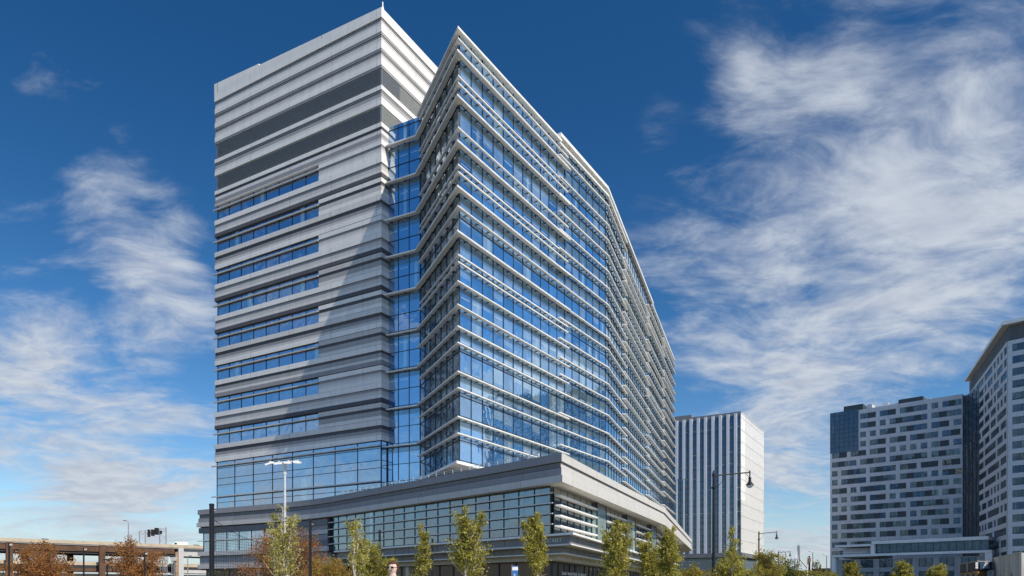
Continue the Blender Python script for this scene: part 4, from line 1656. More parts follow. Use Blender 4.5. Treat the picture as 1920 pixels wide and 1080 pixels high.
# black street lamps along the road, one built then copied
LY = [42.0, 85.6, 130.0, 162.0]
LX = [(1338 - CX) / FPX * 42, (1423 - CX) / FPX * 85.6, (1459.5 - CX) / FPX * 130, (1478 - CX) / FPX * 162]
ph = zz(885, 42.0)
M_GLOBE = plain('lamp_globe', (.55, .58, .60), .15)
t = thing('street_lamp', '', 'street lamp', (0, 0, 0), group='black street lamps along the road')
mb = MB()
mb.lathe((0, 0, 0), [(.0, 0), (.24, 0), (.24, .12), (.16, .3), (.13, 1.0), (.10, 1.1), (.095, 3), (.075, ph - .3), (.09, ph - .28), (.09, ph - .1), (.05, ph), (.02, ph + .12), (0, ph + .14)], M_BLACK, 14)
mb.lathe((0, 0, ph - 1.0), [(.08, 0), (.13, .03), (.13, .12), (.08, .15)], M_BLACK, 10)
mb.build('pole', t, origin=(0, 0, 0))
mb = MB()
AL = (1406 - 1338) / FPX * 42
mb.tube((0, 0, ph - .22), (AL, 0, ph - .02), .04, .035, M_BLACK, 8)
mb.tube((AL, 0, ph + .08), (AL, 0, ph - .3), .04, .04, M_BLACK, 8)
for k in range(6):
    a_, c_ = k / 6 * math.pi * .5, (k + 1) / 6 * math.pi * .5
    mb.tube((.5 * math.sin(a_) + .06, 0, ph - .85 + .6 * (1 - math.cos(a_))), (.5 * math.sin(c_) + .06, 0, ph - .85 + .6 * (1 - math.cos(c_))), .015, .015, M_BLACK, 5)
mb.tube((AL - .3, 0, ph - .06), (AL - .06, 0, ph - .28), .015, .015, M_BLACK, 5)
mb.build('arm', t, origin=(0, 0, 0))
mb = MB()
mb.lathe((AL, 0, ph - .78), [(.0, .5), (.07, .48), (.10, .40), (.07, .36), (.09, .22), (.13, .16), (.22, .04), (.235, 0), (.0, .02)], M_BLACK, 16)
lo = mb.build('lantern', t, smooth=True, origin=(0, 0, 0))
mb = MB()
mb.lathe((AL, 0, ph - .78), [(.19, 0), (.18, -.06), (.12, -.13), (.04, -.16), (0, -.165)], M_GLOBE, 16)
mb.build('globe', lo, smooth=True, origin=(0, 0, 0))
t.location = (LX[0], LY[0], 0)
t['label'] = 'nearest and tallest black street lamp, its lantern in front of the white ribbed tower side'
dup(t, (LX[1], LY[1], 0), 'second black street lamp, lantern against the sky just right of the white tower')
dup(t, (LX[2], LY[2], 0), 'third black street lamp, smaller, between the second lamp and the bridge pylon')
dup(t, (LX[3], LY[3], 0), 'smallest and farthest black street lamp, its lantern at the foot of the bridge pylon')

# parking-lot light: white pole with four floodlights
M_POLE = plain('pole_aluminium', (.50, .51, .52), .5, .1)
x, y = at(534, 36)
t = thing('floodlight_mast', 'tall white pole with four floodlight heads on a crossarm, in front of the stone tower', 'light mast', (x, y, 0))
zt_ = zz(866, 36)
mb = MB()
mb.tube((x, y, 0), (x, y, zz(890, 36)), .075, .06, M_POLE, 12)
mb.tube((x, y, zz(890, 36)), (x, y, zt_), .085, .07, M_SIL, 10)
mb.build('pole', t)
mb = MB()
mb.bar((x - .72, y + .1, zt_ - .05), (x + .68, y - .05, zt_ + .05), .05, .05, M_SIL)
mb.build('crossarm', t)
for dx_, dz, tilt in ((-.74, -.10, -.35), (-.30, -.10, -.1), (.18, -.06, .05), (.66, -.04, .12)):
    mb = MB()
    mb.obox((x + dx_, y - .1, zt_ + dz), (.15, 0, -.15 * tilt), (0, .2, .04), (.04 * tilt, 0, .04), M_WHITE)
    mb.obox((x + dx_ + .02, y - .05, zt_ + dz + .09), (.03, 0, 0), (0, .03, 0), (0, 0, .05), M_SIL)
    mb.build('floodlight', t)

# sports net and its black poles
NP = [(397, 30, 947, .105), (582, 36, 974, .07), (712, 40, 995, .065), (811, 43, 1011, .065)]
npos = []
for i, (px, Y, ty, r) in enumerate(NP):
    x, y = at(px, Y)
    zt_ = zz(ty, Y)
    npos.append((x, y, zt_))
    lab = ['thick black pole at the left end of the net, in front of the podium', 'thin black net pole right of the white floodlight mast',
           'thin black net pole between the second and third pale-green trees', 'thin black net pole in front of the podium windows, left of the biggest green tree'][i]
    t = thing('net_pole', lab, 'pole', (x, y, 0), group='black poles carrying the net')
    mb = MB()
    mb.tube((x, y, 0), (x, y, zt_), r, r * .95, M_BLACK, 10)
    mb.build('pole', t)
    mb = MB()
    mb.tube((x, y, zt_), (x, y, zt_ + .06), r * 1.15, r * .8, M_BLACK, 10)
    mb.tube((x + r, y, zt_ - .25), (x + r + .08, y, zt_ - .25), .04, .04, M_STEEL, 6)
    mb.build('cap', t)
(x0_, y0_, z0_), (x1_, y1_, z1_) = npos[0], npos[1]
mb = MB()
M_NET = plain('net_cord', (.03, .03, .03), .8)


def netz(t_):
    return (z0_ - .45) * (1 - t_) + (z1_ - .35) * t_ - .9 * math.sin(math.pi * t_) - .1


nn = 46
rad = .006
for k in range(nn + 1):
    t_ = .02 + .96 * k / nn
    a_ = (x0_ + (x1_ - x0_) * t_, y0_ + (y1_ - y0_) * t_)
    mb.tube((*a_, .4), (*a_, netz(t_)), rad, rad, M_NET, 3, False)
for r_ in range(36):
    hz = .5 + r_ * .125
    run = [.02 + .96 * k / nn for k in range(nn + 1) if netz(.02 + .96 * k / nn) > hz]
    seg = []
    for k in range(nn):
        ta, tb_ = .02 + .96 * k / nn, .02 + .96 * (k + 1) / nn
        if netz(ta) > hz and netz(tb_) > hz:
            mb.tube((x0_ + (x1_ - x0_) * ta, y0_ + (y1_ - y0_) * ta, hz), (x0_ + (x1_ - x0_) * tb_, y0_ + (y1_ - y0_) * tb_, hz), rad, rad, M_NET, 3, False)
for k in range(nn):
    ta, tb_ = .0 + 1.0 * k / nn, (k + 1) / nn
    mb.tube((x0_ + (x1_ - x0_) * ta, y0_ + (y1_ - y0_) * ta, netz(ta)), (x0_ + (x1_ - x0_) * tb_, y0_ + (y1_ - y0_) * tb_, netz(tb_)), .012, .012, M_NET, 4, False)
o = mb.build('sports_net')
tag(o, 'fine black net sagging between the thick black pole and the floodlight mast', 'net')

# small park lamp posts at the left
for i, (px, Y, ty, lab) in enumerate(((17, 40, 1018, 'black lamp post with spotlight at the far left, in front of the first viaduct pier'),
                                      (157, 42, 1027, 'black lamp post with spotlight between the two brown trees'),
                                      (271, 42, 1035, 'black post inside the second brown tree'))):
    x, y = at(px, Y)
    zt_ = zz(ty, Y)
    t = thing('lamp_post', lab, 'lamp post', (x, y, 0), group='black lamp posts at the left')
    mb = MB()
    mb.tube((x, y, 0), (x, y, zt_), .05, .045, M_BLACK, 8)
    mb.build('post', t)
    mb = MB()
    mb.obox((x + .12, y - .02, zt_ - .1), (.05, 0, .01), (0, .05, 0), (0, 0, .04), M_SIL)
    mb.bar((x, y, zt_ - .3), (x + .14, y, zt_ - .24), .025, .025, M_BLACK)
    mb.build('spotlight', t)
x, y = at(201, 48)
t = thing('bollard_light', 'low black pedestrian lamp with flat round cap between the brown trees', 'lamp post', (x, y, 0))
zt_ = zz(1048, 48)
mb = MB()
mb.tube((x, y, 0), (x, y, zt_ - .35), .06, .05, M_BLACK, 8)
mb.build('post', t)
mb = MB()
mb.lathe((x, y, zt_), [(0, 0), (.28, -.03), (.28, -.07), (.05, -.1)], M_BLACK, 14)
for a_ in (0, 2.1, 4.2):
    mb.bar((x + .2 * math.cos(a_), y + .2 * math.sin(a_), zt_ - .07), (x, y, zt_ - .42), .02, .02, M_BLACK)
mb.build('lamp_cap', t)

# diamond road sign seen from the back
x, y = at(1376, 44)
zc = zz(1073.5, 44)
t = thing('road_sign', 'back of a diamond-shaped road sign on a steel post, below the young tree', 'road sign', (x, y, 0))
M_SBK = plain('sign_back', (.16, .125, .075), .6, .1, .2, 20)
mb = MB()
hd = .56
for s_, m_ in ((0, M_SBK),):
    p4 = [(x - hd, y, zc), (x, y, zc - hd), (x + hd, y, zc), (x, y, zc + hd)]
    mb.face(p4, M_SBK)
    q4 = [(a_, b_ + .015, c_) for a_, b_, c_ in p4]
    mb.face(q4[::-1], plain('sign_yellow', (.7, .45, .03), .4))
    for i in range(4):
        j = (i + 1) % 4
        mb.face([p4[j], p4[i], q4[i], q4[j]], M_SBK)
mb.build('sign_plate', t)
mb = MB()
mb.bar((x, y - .03, 0), (x, y - .03, zc + .42), .06, .03, M_STEEL)
mb.build('post', t)

# blue pole banner by the shopfront
x, y = at(966, 41)
t = thing('banner_post', 'blue and white upright banner beside the tree, in front of the shopfront', 'banner', (x, y, 0))
mb = MB()
zt_ = zz(1061, 41)
mb.box(x - .16, x + .16, y, y + .06, zt_ - 2.1, zt_, M_BLUE)
mb.build('banner', t)
mb = MB()
mb.box(x - .162, x + .162, y - .004, y, zt_ - .25, zt_ - .06, M_LETW)
mb.build('white_stripe', t)
textmesh('CENTER', .15, (x - .03, y - .01, zt_ - .72), (0, 0, 1), M_LETW, t, .002, updir=(-1, 0, 0))
mb = MB()
mb.tube((x - .19, y + .03, 0), (x - .19, y + .03, zt_ + .05), .025, .025, M_STEEL, 6)
mb.build('post', t)


# ------------------------------------------------------------------ bridge pylon, rig, far things
def far_pylon():
    Y = 1250
    x, y = at(1498.5, Y)
    t = thing('bridge_pylon', 'distant cable-stayed bridge pylon with pointed top and white cables', 'bridge', (x, y, 0))
    k = Y / FPX
    H = lambda py: H0 + (HY - py) * k
    Mp = plain('pylon_concrete', (.28, .30, .33), .8)
    Ml = plain('pylon_edge', (.5, .46, .38), .8)
    mb = MB()
    mb.prism([(x - 2.0, y), (x + 1.1, y - 1), (x + 1.1, y + 3), (x - 2.0, y + 3)], H(1048), H(1024), Mp)
    mb.prism([(x + 1.11, y - 1), (x + 1.9, y), (x + 1.9, y + 3), (x + 1.11, y + 3)], H(1048), H(1024), Ml)
    a_ = (x - .1, y + 1.5, H(1020))
    ring = [(x - 2, y), (x + 1.1, y - 1), (x + 1.9, y), (x + 1.9, y + 3), (x - 2, y + 3)]
    for i in range(5):
        j = (i + 1) % 5
        mb.face([(*ring[i], H(1024)), (*ring[j], H(1024)), a_], Mp)
    mb.build('mast', t)
    for px_, dy_ in ((1508, -14), (1499.5, 14)):
        mb = MB()
        mb.bar((x + (.9 if dy_ < 0 else .5), y + 1, H(1047)), (at(px_, Y)[0], y + dy_, 0 if dy_ > 0 else H(1066)), 1.8, 1.8, Ml)
        mb.build('leg', t)
    mb = MB()
    Mc = plain('cable_white', (.8, .8, .82), .5)
    for i in range(9):
        zc_ = H(1048 - i * 2.2)
        mb.bar((x - 1, y + 1, zc_), (at(1498 - 3 - i * 2, Y)[0], y - 8, H(1066)), .28, .28, Mc)
        mb.bar((x + 1, y + 1, zc_), (at(1500 + 5 + i * 1.2, Y)[0], y + 30, H(1066)), .16, .16, Mc)
    mb.build('cable', t)


far_pylon()

# drilling rig mast
x, y = at(1517, 95)
t = thing('rig_mast', 'upright orange and white machine mast above the shrubs, right of the bridge pylon', 'construction machine', (x, y, 0))
M_ORG = plain('rig_orange', (.22, .085, .03), .5)
zt_ = zz(1044, 95)
mb = MB()
for s_ in (-1, 1):
    mb.bar((x + s_ * .36, y, 0), (x + s_ * .16, y, zt_), .12, .2, M_WHITE)
    mb.bar((x + s_ * .12, y + .2, .5), (x + s_ * .06, y + .2, zt_ - .3), .07, .1, M_BLACK)
for k in range(5):
    mb.bar((x - .3, y, 1 + k * .9), (x + .3, y, 1.5 + k * .9), .05, .05, M_STEEL)
mb.build('mast_frame', t)
mb = MB()
mb.box(x - .13, x + .13, y - .25, y - .12, zt_ - .8, zt_ - .1, M_ORG)
mb.box(x - .12, x + .12, y - .25, y - .12, 2.2, 3.3, M_ORG)
mb.box(x - .10, x + .10, y - .119, y + .1, 2.3, zt_ + .1, M_BLACK)
mb.build('winch', t)
mb = MB()
mb.obox((x + .3, y - .2, 3.1), (.11, 0, 0), (0, .1, 0), (0, 0, .13), M_WHITE)
mb.build('work_lamp', t)
mb = MB()
mb.box(x - 1.3, x + 1.5, y - .8, y + 1.6, .5, 1.7, M_ORG)
mb.box(x - 1.4, x + 1.6, y - 1, y - .5, 0, .5, M_BLACK)
mb.box(x - 1.4, x + 1.6, y + 1.3, y + 1.8, 0, .5, M_BLACK)
mb.build('chassis', t)
# far wall / overpass between
mb = MB()
p, q = at(1486, 330), at(1600, 300)
mb.prism([p, q, (q[0], q[1] + 10), (p[0], p[1] + 10)], 0, zz(1069, 315), M_PANEL)
o = mb.build('retaining_wall')
tag(o, 'low dark wall beyond the shrubs, under the bridge pylon', 'wall')
mb = MB()
p, q = at(1536, 260), at(1600, 252)
mb.prism([p, q, (q[0], q[1] + 9), (p[0], p[1] + 9)], zz(1068.5, 256), zz(1065, 256), M_TAN)
mb.prism([(p[0] + 1, p[1] + .6), (q[0], q[1] + .6), (q[0], q[1] + 8), (p[0] + 1, p[1] + 8)], 0, zz(1068.6, 256), M_APL)
o = mb.build('overpass_wall')
tag(o, 'short length of tan-edged overpass left of the apartment block', 'overpass')


# ================================================================== TREES
LEAFS = {
    'green': [leafm('leaf_yellow_green', (.30, .28, .055)), leafm('leaf_olive', (.17, .175, .035)), leafm('leaf_pale', (.42, .385, .15))],
    'pale': [leafm('leaf_ginkgo', (.36, .335, .09)), leafm('leaf_ginkgo_deep', (.22, .22, .05)), leafm('leaf_pale', (.42, .385, .15))],
    'brown': [leafm('leaf_rust', (.33, .155, .055)), leafm('leaf_brown', (.20, .10, .04)), leafm('leaf_tan', (.32, .18, .07))],
    'mixed': [leafm('leaf_olive', (.17, .175, .035)), leafm('leaf_yellow_green', (.30, .28, .055)), leafm('leaf_rust', (.33, .155, .055))],
    'dark': [leafm('leaf_dark', (.05, .065, .018)), leafm('leaf_olive', (.17, .175, .035)), leafm('leaf_dark2', (.03, .04, .012))],
}


def leaf_object(name, pts, size, mats, parent, rs, wts=(.5, .35, .15), flat=.0):
    n = len(pts)
    a = rs.normal(size=(n, 3))
    a /= np.linalg.norm(a, axis=1)[:, None]
    b_ = rs.normal(size=(n, 3))
    b_[:, 2] *= (1 - flat)
    a[:, 2] *= (1 - flat)
    a /= np.linalg.norm(a, axis=1)[:, None]
    b_ -= (b_ * a).sum(1)[:, None] * a
    b_ /= np.linalg.norm(b_, axis=1)[:, None]
    s = size * rs.uniform(.6, 1.25, size=(n, 1))
    a *= s
    b_ *= s * .62
    v = np.empty((n, 4, 3))
    v[:, 0] = pts - a
    v[:, 1] = pts - b_ * .9
    v[:, 2] = pts + a
    v[:, 3] = pts + b_ * .9
    me = bpy.data.meshes.new(name)
    me.vertices.add(n * 4)
    me.vertices.foreach_set('co', v.reshape(-1))
    me.loops.add(n * 4)
    me.loops.foreach_set('vertex_index', np.arange(n * 4))
    me.polygons.add(n)
    me.polygons.foreach_set('loop_start', np.arange(n) * 4)
    me.polygons.foreach_set('loop_total', np.full(n, 4))
    for m in mats:
        me.materials.append(m)
    me.polygons.foreach_set('material_index', rs.choice(len(mats), size=n, p=wts))
    me.update(calc_edges=True)
    o = bpy.data.objects.new(name, me)
    COL.objects.link(o)
    o.parent = parent
    return o


def tree(label, px, Y, topy, halfw, kind, shape='column', n=7000, seed=0, name='deciduous_tree', leaf=.05, bare=.0, bark=None, leaders=3, group=None, low=.25, nl=26, wts=(.5, .35, .15)):
    rs = np.random.RandomState(seed + 17)
    x, y = at(px, Y)
    Hh = zz(topy, Y)
    Wd = halfw / FPX * Y
    t = thing(name, label, 'tree' if Hh > 1.9 else 'shrub', (x, y, 0), group=group)
    tb_ = MB()
    bark = bark or M_BARK
    segs = []

    def limb(p, q, r0, r1, k=3, jit=.05):
        pts = [Vector(p)]
        L = (Vector(q) - Vector(p)).length
        for i in range(1, k + 1):
            c_ = Vector(p).lerp(Vector(q), i / k)
            if i < k:
                c_ += Vector(rs.normal(size=3) * L * jit)
            pts.append(c_)
        for i in range(k):
            ra, rb_ = r0 + (r1 - r0) * i / k, r0 + (r1 - r0) * (i + 1) / k
            tb_.tube(pts[i], pts[i + 1], ra, rb_, bark, 6, False)
        return pts
    tr = .018 * Hh
    cl = []                                  # leaf cluster centres
    if shape == 'column':
        tops = [(0, 0, Hh * .97)]
        for i in range(leaders):
            az = rs.uniform(0, 6.28)
            rr = Wd * rs.uniform(.25, .75)
            tops.append((rr * math.cos(az), rr * .7 * math.sin(az), Hh * rs.uniform(.72, .93)))
        trunk = limb((0, 0, 0), tops[0], tr, tr * .15, 6, .012)
        stems = [trunk]
        for tp in tops[1:]:
            h0 = Hh * rs.uniform(.2, .4)
            stems.append(limb((0, 0, h0), tp, tr * .5, tr * .1, 5, .025))
        for st in stems:
            for i in range(nl):
                f = low + (1 - low) * (i + rs.rand()) / nl
                fi = f * (len(st) - 1)
                k0 = min(int(fi), len(st) - 2)
                p = st[k0].lerp(st[k0 + 1], fi - k0)
                env = Wd * (1 - .80 * max(0, (p.z / Hh - .35) / .65)) * min(1, .45 + p.z / Hh)
                az = rs.uniform(0, 6.28)
                L = max(.08, env * rs.choice([.35, .5, .7, .95, 1.2]) * (.62 if st is not trunk else 1))
                q = p + Vector((math.cos(az) * L, math.sin(az) * L, L * rs.uniform(.5, 1.5)))
                q.z = min(q.z, Hh)
                tw = limb(p, q, tr * .16, tr * .05, 2, .08)
                for j in range(5):
                    c_ = p.lerp(q, .3 + .7 * j / 4)
                    cl.append((c_.x, c_.y, c_.z, .05 + L * .08))
    else:
        hb = Hh * (.22 if shape == 'round' else .12)
        trunk = limb((0, 0, 0), (0, 0, Hh * .75), tr * 1.1, tr * .3, 4, .02)
        for i in range(nl):
            az = i * 2.4 + rs.uniform(-.3, .3)
            h0 = hb + (Hh * .5 - hb) * (i / nl)
            el_ = rs.uniform(.15, 1.35)
            rx = Wd * math.cos(el_) * rs.uniform(.75, 1.05)
            zt2 = hb + (Hh - hb) * (.25 + .75 * math.sin(el_) * rs.uniform(.8, 1.0))
            q = Vector((math.cos(az) * rx, math.sin(az) * rx, zt2))
            br = limb((0, 0, h0), q, tr * .35, tr * .06, 4, .05)
            for j in range(16):
                f = .25 + .75 * (j + rs.rand()) / 16
                fi = f * 4
                k0 = min(int(fi), 3)
                p = br[k0].lerp(br[k0 + 1], fi - k0)
                L = Wd * .26 * (1.15 - f * .55)
                d_ = Vector(rs.normal(size=3))
                d_.z = abs(d_.z) * .6
                d_.normalize()
                q2 = p + d_ * L
                if j % 2 == 0:
                    tb_.tube(p, q2, tr * .06, tr * .02, bark, 4, False)
                for m_ in range(3):
                    c_ = p.lerp(q2, .4 + .3 * m_)
                    if rs.rand() > bare:
                        cl.append((c_.x, c_.y, c_.z, Wd * .06))
    tb_.build('trunk', t, origin=(0, 0, 0))
    cl = np.array(cl)
    idx = rs.randint(0, len(cl), n)
    # denser and thinner clumps
    wgt = rs.gamma(1.2, 1, len(cl))
    wgt /= wgt.sum()
    idx = rs.choice(len(cl), n, p=wgt)
    pts = cl[idx, :3] + rs.normal(size=(n, 3)) * cl[idx, 3:4]
    pts = pts[pts[:, 2] < Hh * 1.01]
    leaf_object('crown', pts, leaf, LEAFS[kind], t, rs, wts)
    return t


GR = 'young yellow-green street trees in front of the building'
tree('slender pale-green tree with forked bare tips overlapping the white floodlight mast', 530, 27, 945, 42, 'pale', n=3000, seed=1, bark=M_BARKW, group=GR, leaders=5)
tree('wispy pale-green tree with tall thin leaders, right of the rust-brown tree', 668, 27, 966, 30, 'pale', n=2300, seed=2, bark=M_BARKW, group=GR, leaders=3)
tree('dense bushy dark-green tree between the wispy tree and the thin net pole', 700, 31, 1005, 46, 'green', n=9000, seed=3, shape='round', group=GR, leaf=.045)
tree('narrow small green tree between two thin black poles', 789, 29, 978, 25, 'green', n=3000, seed=4, bark=M_BARKW, group=GR, leaders=2)
tree('largest and widest yellow-green tree, with several upright leaders', 874, 26, 946, 46, 'green', n=8500, seed=5, bark=M_BARKW, group=GR, leaders=7)
tree('tall upright green tree covering the middle of the canopy lettering', 1006, 28, 955, 34, 'green', n=8000, seed=6, bark=M_BARKW, group=GR, leaders=4)
tree('upright green tree in front of the white ledge, right of the lettering above the doors', 1154, 28, 972, 42, 'green', n=8000, seed=7, bark=M_BARKW, group=GR, leaders=5)
tree('green tree left of a close pair under the white podium soffit', 1215, 34, 1000, 34, 'green', n=8000, seed=8, bark=M_BARK, group=GR, leaders=3)
tree('green tree right of a close pair under the white podium soffit', 1253, 31, 988, 36, 'green', n=9000, seed=9, bark=M_BARK, group=GR, leaders=4)
tree('low reddish-green tree below the tip of the podium roof', 1296, 42, 1053, 30, 'mixed', shape='round', n=5000, seed=10, leaf=.06, name='deciduous_tree')
tree('young layered tree in front of the dark glass tower', 1372, 37, 986, 24, 'green', n=1500, seed=11, leaders=1, bark=M_BARK, nl=16, low=.55)
tree('broad green tree behind the diamond road sign', 1374, 40, 1040, 50, 'green', shape='round', n=8500, seed=12, leaf=.055)
tree('broad loose tree below the second black street lamp', 1440, 50, 1022, 44, 'mixed', shape='round', n=6500, seed=13, leaf=.065, wts=(.5, .38, .12))
tree('low tree with dark leaves left of the bridge pylon', 1478, 60, 1045, 34, 'dark', shape='round', n=4500, seed=14, leaf=.07)
tree('large rust-brown autumn tree behind the floodlight mast', 535, 42, 988, 92, 'brown', shape='broad', n=17000, seed=15, leaf=.06, bare=.1, nl=44)
tree('rust and green autumn tree right of the large brown tree', 612, 38, 1035, 60, 'mixed', shape='round', n=8000, seed=16, leaf=.05, wts=(.25, .3, .45))
tree('brown autumn tree at the far left in front of the viaduct', 78, 55, 1012, 66, 'brown', shape='broad', n=11000, seed=17, leaf=.075, bare=.1, nl=36)
tree('brown and green autumn tree in front of the viaduct, left of the shoring towers', 252, 55, 1006, 60, 'brown', shape='broad', n=9000, seed=18, leaf=.075, bare=.1, nl=32)
tree('small dark evergreen at the foot of the thick black pole', 408, 33, 1066, 26, 'dark', shape='round', n=3000, seed=19, leaf=.05)
RG = 'small trees in front of the low shop building'
tree('sparse green tree, leftmost in front of the low shop building', 1598, 120, 1047, 20, 'mixed', shape='round', n=3500, seed=20, leaf=.13, group=RG, wts=(.6, .3, .1))
tree('round yellow-green tree, middle of three in front of the low shop building', 1692, 115, 1049, 24, 'green', shape='round', n=4500, seed=21, leaf=.13, group=RG)
tree('round yellow-green tree just left of the site office', 1759, 115, 1056, 24, 'green', shape='round', n=4000, seed=22, leaf=.13, group=RG)
tree('bare dark tree right of the machine mast', 1532, 190, 1046, 13, 'dark', shape='round', n=700, seed=23, leaf=.2, bare=.5)
tree('small yellow-green shrub left of the apartment block', 1563, 90, 1070, 16, 'green', shape='round', n=2200, seed=24, leaf=.09, name='shrub')
tree('small yellow-green shrub right of the machine mast', 1539, 90, 1069, 10, 'green', shape='round', n=1800, seed=25, leaf=.09, name='shrub')
# hedge of mixed shrubs low behind the road sign
rs = np.random.RandomState(3)
hp = []
for px in range(1262, 1560, 5):
    Y = 62 + rs.rand() * 12
    x, y = at(px, Y)
    hgt = zz(1066 + rs.rand() * 8, Y)
    for _ in range(190):
        hp.append((x + rs.normal() * .35, y + rs.normal() * .5, abs(hgt - abs(rs.normal()) * .9)))
hp = np.array(hp)
ho = leaf_object('shrub_border', hp, .075, LEAFS['mixed'] + LEAFS['dark'], None, rs, (.2, .2, .12, .2, .16, .12))
tag(ho, 'long border of mixed green and rust shrubs along the bottom right of the road', 'shrubs')
ho['kind'] = 'stuff'


# ================================================================== PERSON
def person():
    x, y = at(736.5, 13.4)
    top = zz(1066, 13.4)
    t = thing('person', 'brown-haired person in sunglasses in front of the trees, only the head in view', 'person', (x, y, 0))
    k = top / 1.78
    joints = {'pelvis': ((0, 0, .95), .15), 'spine': ((0, 0, 1.15), .135), 'chest': ((0, .01, 1.35), .155), 'neck': ((0, 0, 1.50), .06), 'skull0': ((0, -.01, 1.58), .065), 'skull': ((0, -.01, 1.68), .088),
              'ls': ((-.17, .01, 1.43), .062), 'le': ((-.24, .03, 1.15), .046), 'lw': ((-.25, -.05, .91), .032), 'lh': ((-.25, -.07, .83), .038),
              'rs': ((.17, .01, 1.43), .062), 're': ((.24, .03, 1.15), .046), 'rw': ((.25, -.05, .91), .032), 'rh': ((.25, -.07, .83), .038),
              'lhip': ((-.1, 0, .88), .1), 'lk': ((-.11, -.02, .5), .065), 'la': ((-.11, .02, .09), .045), 'lt': ((-.12, -.14, .04), .04),
              'rhip': ((.1, 0, .88), .1), 'rk': ((.11, -.02, .5), .065), 'ra': ((.11, .02, .09), .045), 'rt': ((.12, -.14, .04), .04)}
    names = list(joints)
    edges = [('pelvis', 'spine'), ('spine', 'chest'), ('chest', 'neck'), ('neck', 'skull0'), ('skull0', 'skull'), ('chest', 'ls'), ('ls', 'le'), ('le', 'lw'), ('lw', 'lh'), ('chest', 'rs'), ('rs', 're'), ('re', 'rw'),
             ('rw', 'rh'), ('pelvis', 'lhip'), ('lhip', 'lk'), ('lk', 'la'), ('la', 'lt'), ('pelvis', 'rhip'), ('rhip', 'rk'), ('rk', 'ra'), ('ra', 'rt')]
    for s_, h_ in ((-1, 'lh'), (1, 'rh')):
        for i in range(5):
            nm = h_ + 'f%d' % i
            if i < 4:
                a_ = (s_ * .25 + (i - 1.5) * .004, -.07 + (i - 1.5) * .02, .80)
                L = (.055, .065, .06, .048)[i]
                b_ = (a_[0] - s_ * .012, a_[1], .80 - L)
            else:
                a_ = (s_ * .24, -.105, .86)
                b_ = (s_ * .225, -.13, .82)
            joints[nm] = (a_, .009)
            joints[nm + 't'] = (b_, .008)
            edges += [(h_, nm), (nm, nm + 't')]
    names = list(joints)
    me = bpy.data.meshes.new('body')
    me.from_pydata([tuple(c * k for c in joints[n_][0]) for n_ in names], [(names.index(a_), names.index(b_)) for a_, b_ in edges], [])
    o = bpy.data.objects.new('body', me)
    COL.objects.link(o)
    o.parent = t
    md = o.modifiers.new('skin', 'SKIN')
    for i, n_ in enumerate(names):
        r = joints[n_][1]
        me.skin_vertices[0].data[i].radius = (r * k, r * k)
    me.skin_vertices[0].data[0].use_root = True
    sd = o.modifiers.new('sub', 'SUBSURF')
    sd.levels = 1
    sd.render_levels = 2
    skin = plain('skin', (.68, .47, .36), .55)
    me.materials.append(skin)
    zt0_ = 1.70 * k
    # nose, ears on the head
    mb = MB()
    mb.lathe((0, -.01 * k, 1.665 * k), [(0, .115 * k), (.05 * k, .105 * k), (.078 * k, .075 * k), (.092 * k, .02 * k), (.088 * k, -.03 * k), (.07 * k, -.08 * k), (.04 * k, -.11 * k), (0, -.118 * k)], skin, 18)
    mb.obox((0, -.108 * k, 1.655 * k), (.011 * k, 0, 0), (0, .016 * k, 0), (0, 0, .022 * k), skin)
    for s_ in (-1, 1):
        mb.obox((s_ * .094 * k, 0, 1.66 * k), (.008 * k, 0, 0), (0, .018 * k, 0), (0, 0, .03 * k), skin)
    mb.obox((0, -.092 * k, 1.605 * k), (.022 * k, 0, 0), (0, .004 * k, 0), (0, 0, .005 * k), plain('lips', (.35, .13, .11), .5))
    mb.build('face', t, smooth=True, origin=(0, 0, 0))
    hair = plain('hair_brown', (.11, .042, .018), .6, 0, .4, 40)
    rs_ = np.random.RandomState(4)
    mb = MB()
    for i in range(900):
        az = rs_.uniform(0, 6.283)
        el_ = rs_.uniform(-.35, 1.57)
        d_ = Vector((math.cos(az) * math.cos(el_), math.sin(az) * math.cos(el_), math.sin(el_)))
        if d_.y < -.25 and el_ < .62:
            continue
        c_ = Vector((0, 0, 1.665)) + Vector((d_.x * .103, d_.y * .108, d_.z * .118))
        tdir = Vector((rs_.normal() * .4, .35 + rs_.normal() * .2, -.9 * (1 - d_.z) + .25))
        tdir -= tdir.dot(d_) * d_
        tdir.normalize()
        mb.tube(tuple((c_ - tdir * .02 + d_ * .004) * k), tuple((c_ + tdir * .022 + d_ * .006) * k), .006 * k, .003 * k, hair, 4, False)
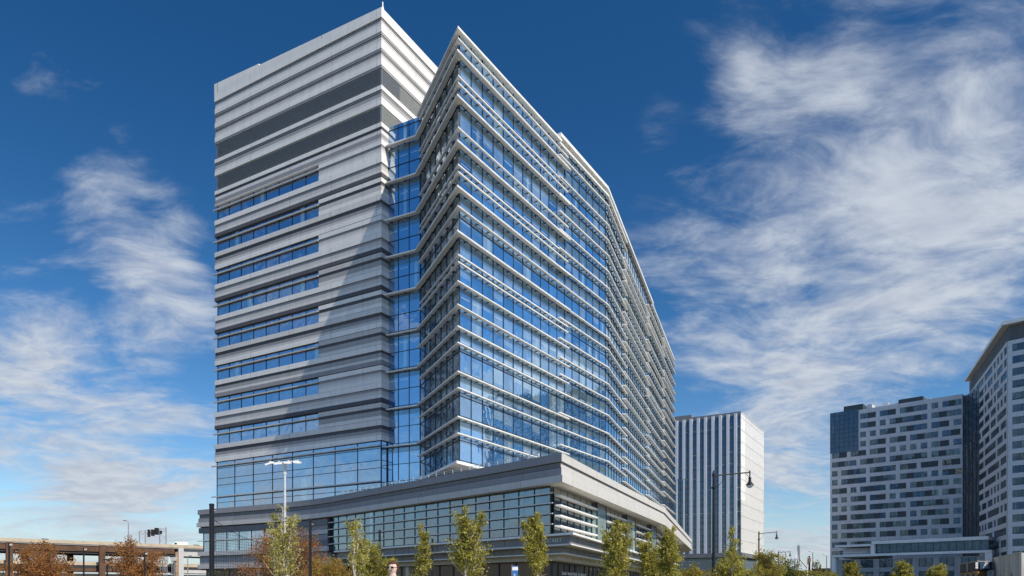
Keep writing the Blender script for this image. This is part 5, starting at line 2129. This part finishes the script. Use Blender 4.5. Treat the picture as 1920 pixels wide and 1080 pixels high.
    mb.lathe((0, .008 * k, 1.665 * k), [(0, .117 * k), (.06 * k, .108 * k), (.09 * k, .07 * k)], hair, 18)
    mb.build('hair', t, origin=(0, 0, 0))
    mb = MB()
    for s_ in (-1, 1):
        mb.obox((s_ * .036 * k, -.112 * k, 1.668 * k), (.03 * k, 0, 0), (0, .003 * k, 0), (0, 0, .019 * k), M_BLACK)
        mb.bar((s_ * .068 * k, -.11 * k, 1.675 * k), (s_ * .098 * k, .01 * k, 1.672 * k), .004 * k, .006 * k, M_BLACK)
    mb.bar((-.01 * k, -.114 * k, 1.675 * k), (.01 * k, -.114 * k, 1.675 * k), .005 * k, .005 * k, M_BLACK)
    mb.build('sunglasses', t, origin=(0, 0, 0))
    cloth = plain('shirt', (.16, .18, .24), .9)
    jean = plain('trousers', (.05, .06, .10), .9)
    for nm, prof, m_ in (('shirt', [(.07, 1.52), (.19, 1.45), (.20, 1.3), (.17, 1.1), (.18, .92), (.175, .90)], cloth),):
        mb = MB()
        for (r0, z0_), (r1, z1_) in zip(prof, prof[1:]):
            for i in range(18):
                a_, b_ = 2 * math.pi * i / 18, 2 * math.pi * (i + 1) / 18
                f = lambda r, a, z: (r * math.cos(a) * k * 1.05, r * math.sin(a) * k * .75, z * k)
                mb.face([f(r0, b_, z0_), f(r0, a_, z0_), f(r1, a_, z1_), f(r1, b_, z1_)], m_)
        for s_ in (-1, 1):
            mb.tube((s_ * .16 * k, .01 * k, 1.44 * k), (s_ * .235 * k, .03 * k, 1.18 * k), .078 * k, .066 * k, m_, 12)
        mb.build(nm, t, smooth=True, origin=(0, 0, 0))
    mb = MB()
    for s_ in (-1, 1):
        mb.tube((s_ * .09 * k, 0, .96 * k), (s_ * .11 * k, -.02 * k, .5 * k), .125 * k, .088 * k, jean, 14)
        mb.tube((s_ * .11 * k, -.02 * k, .52 * k), (s_ * .11 * k, .02 * k, .08 * k), .088 * k, .07 * k, jean, 14)
    mb.build('trousers', t, smooth=True, origin=(0, 0, 0))
    t.location = (x, y, .13)
    t.rotation_euler = (0, 0, R(-15))


person()
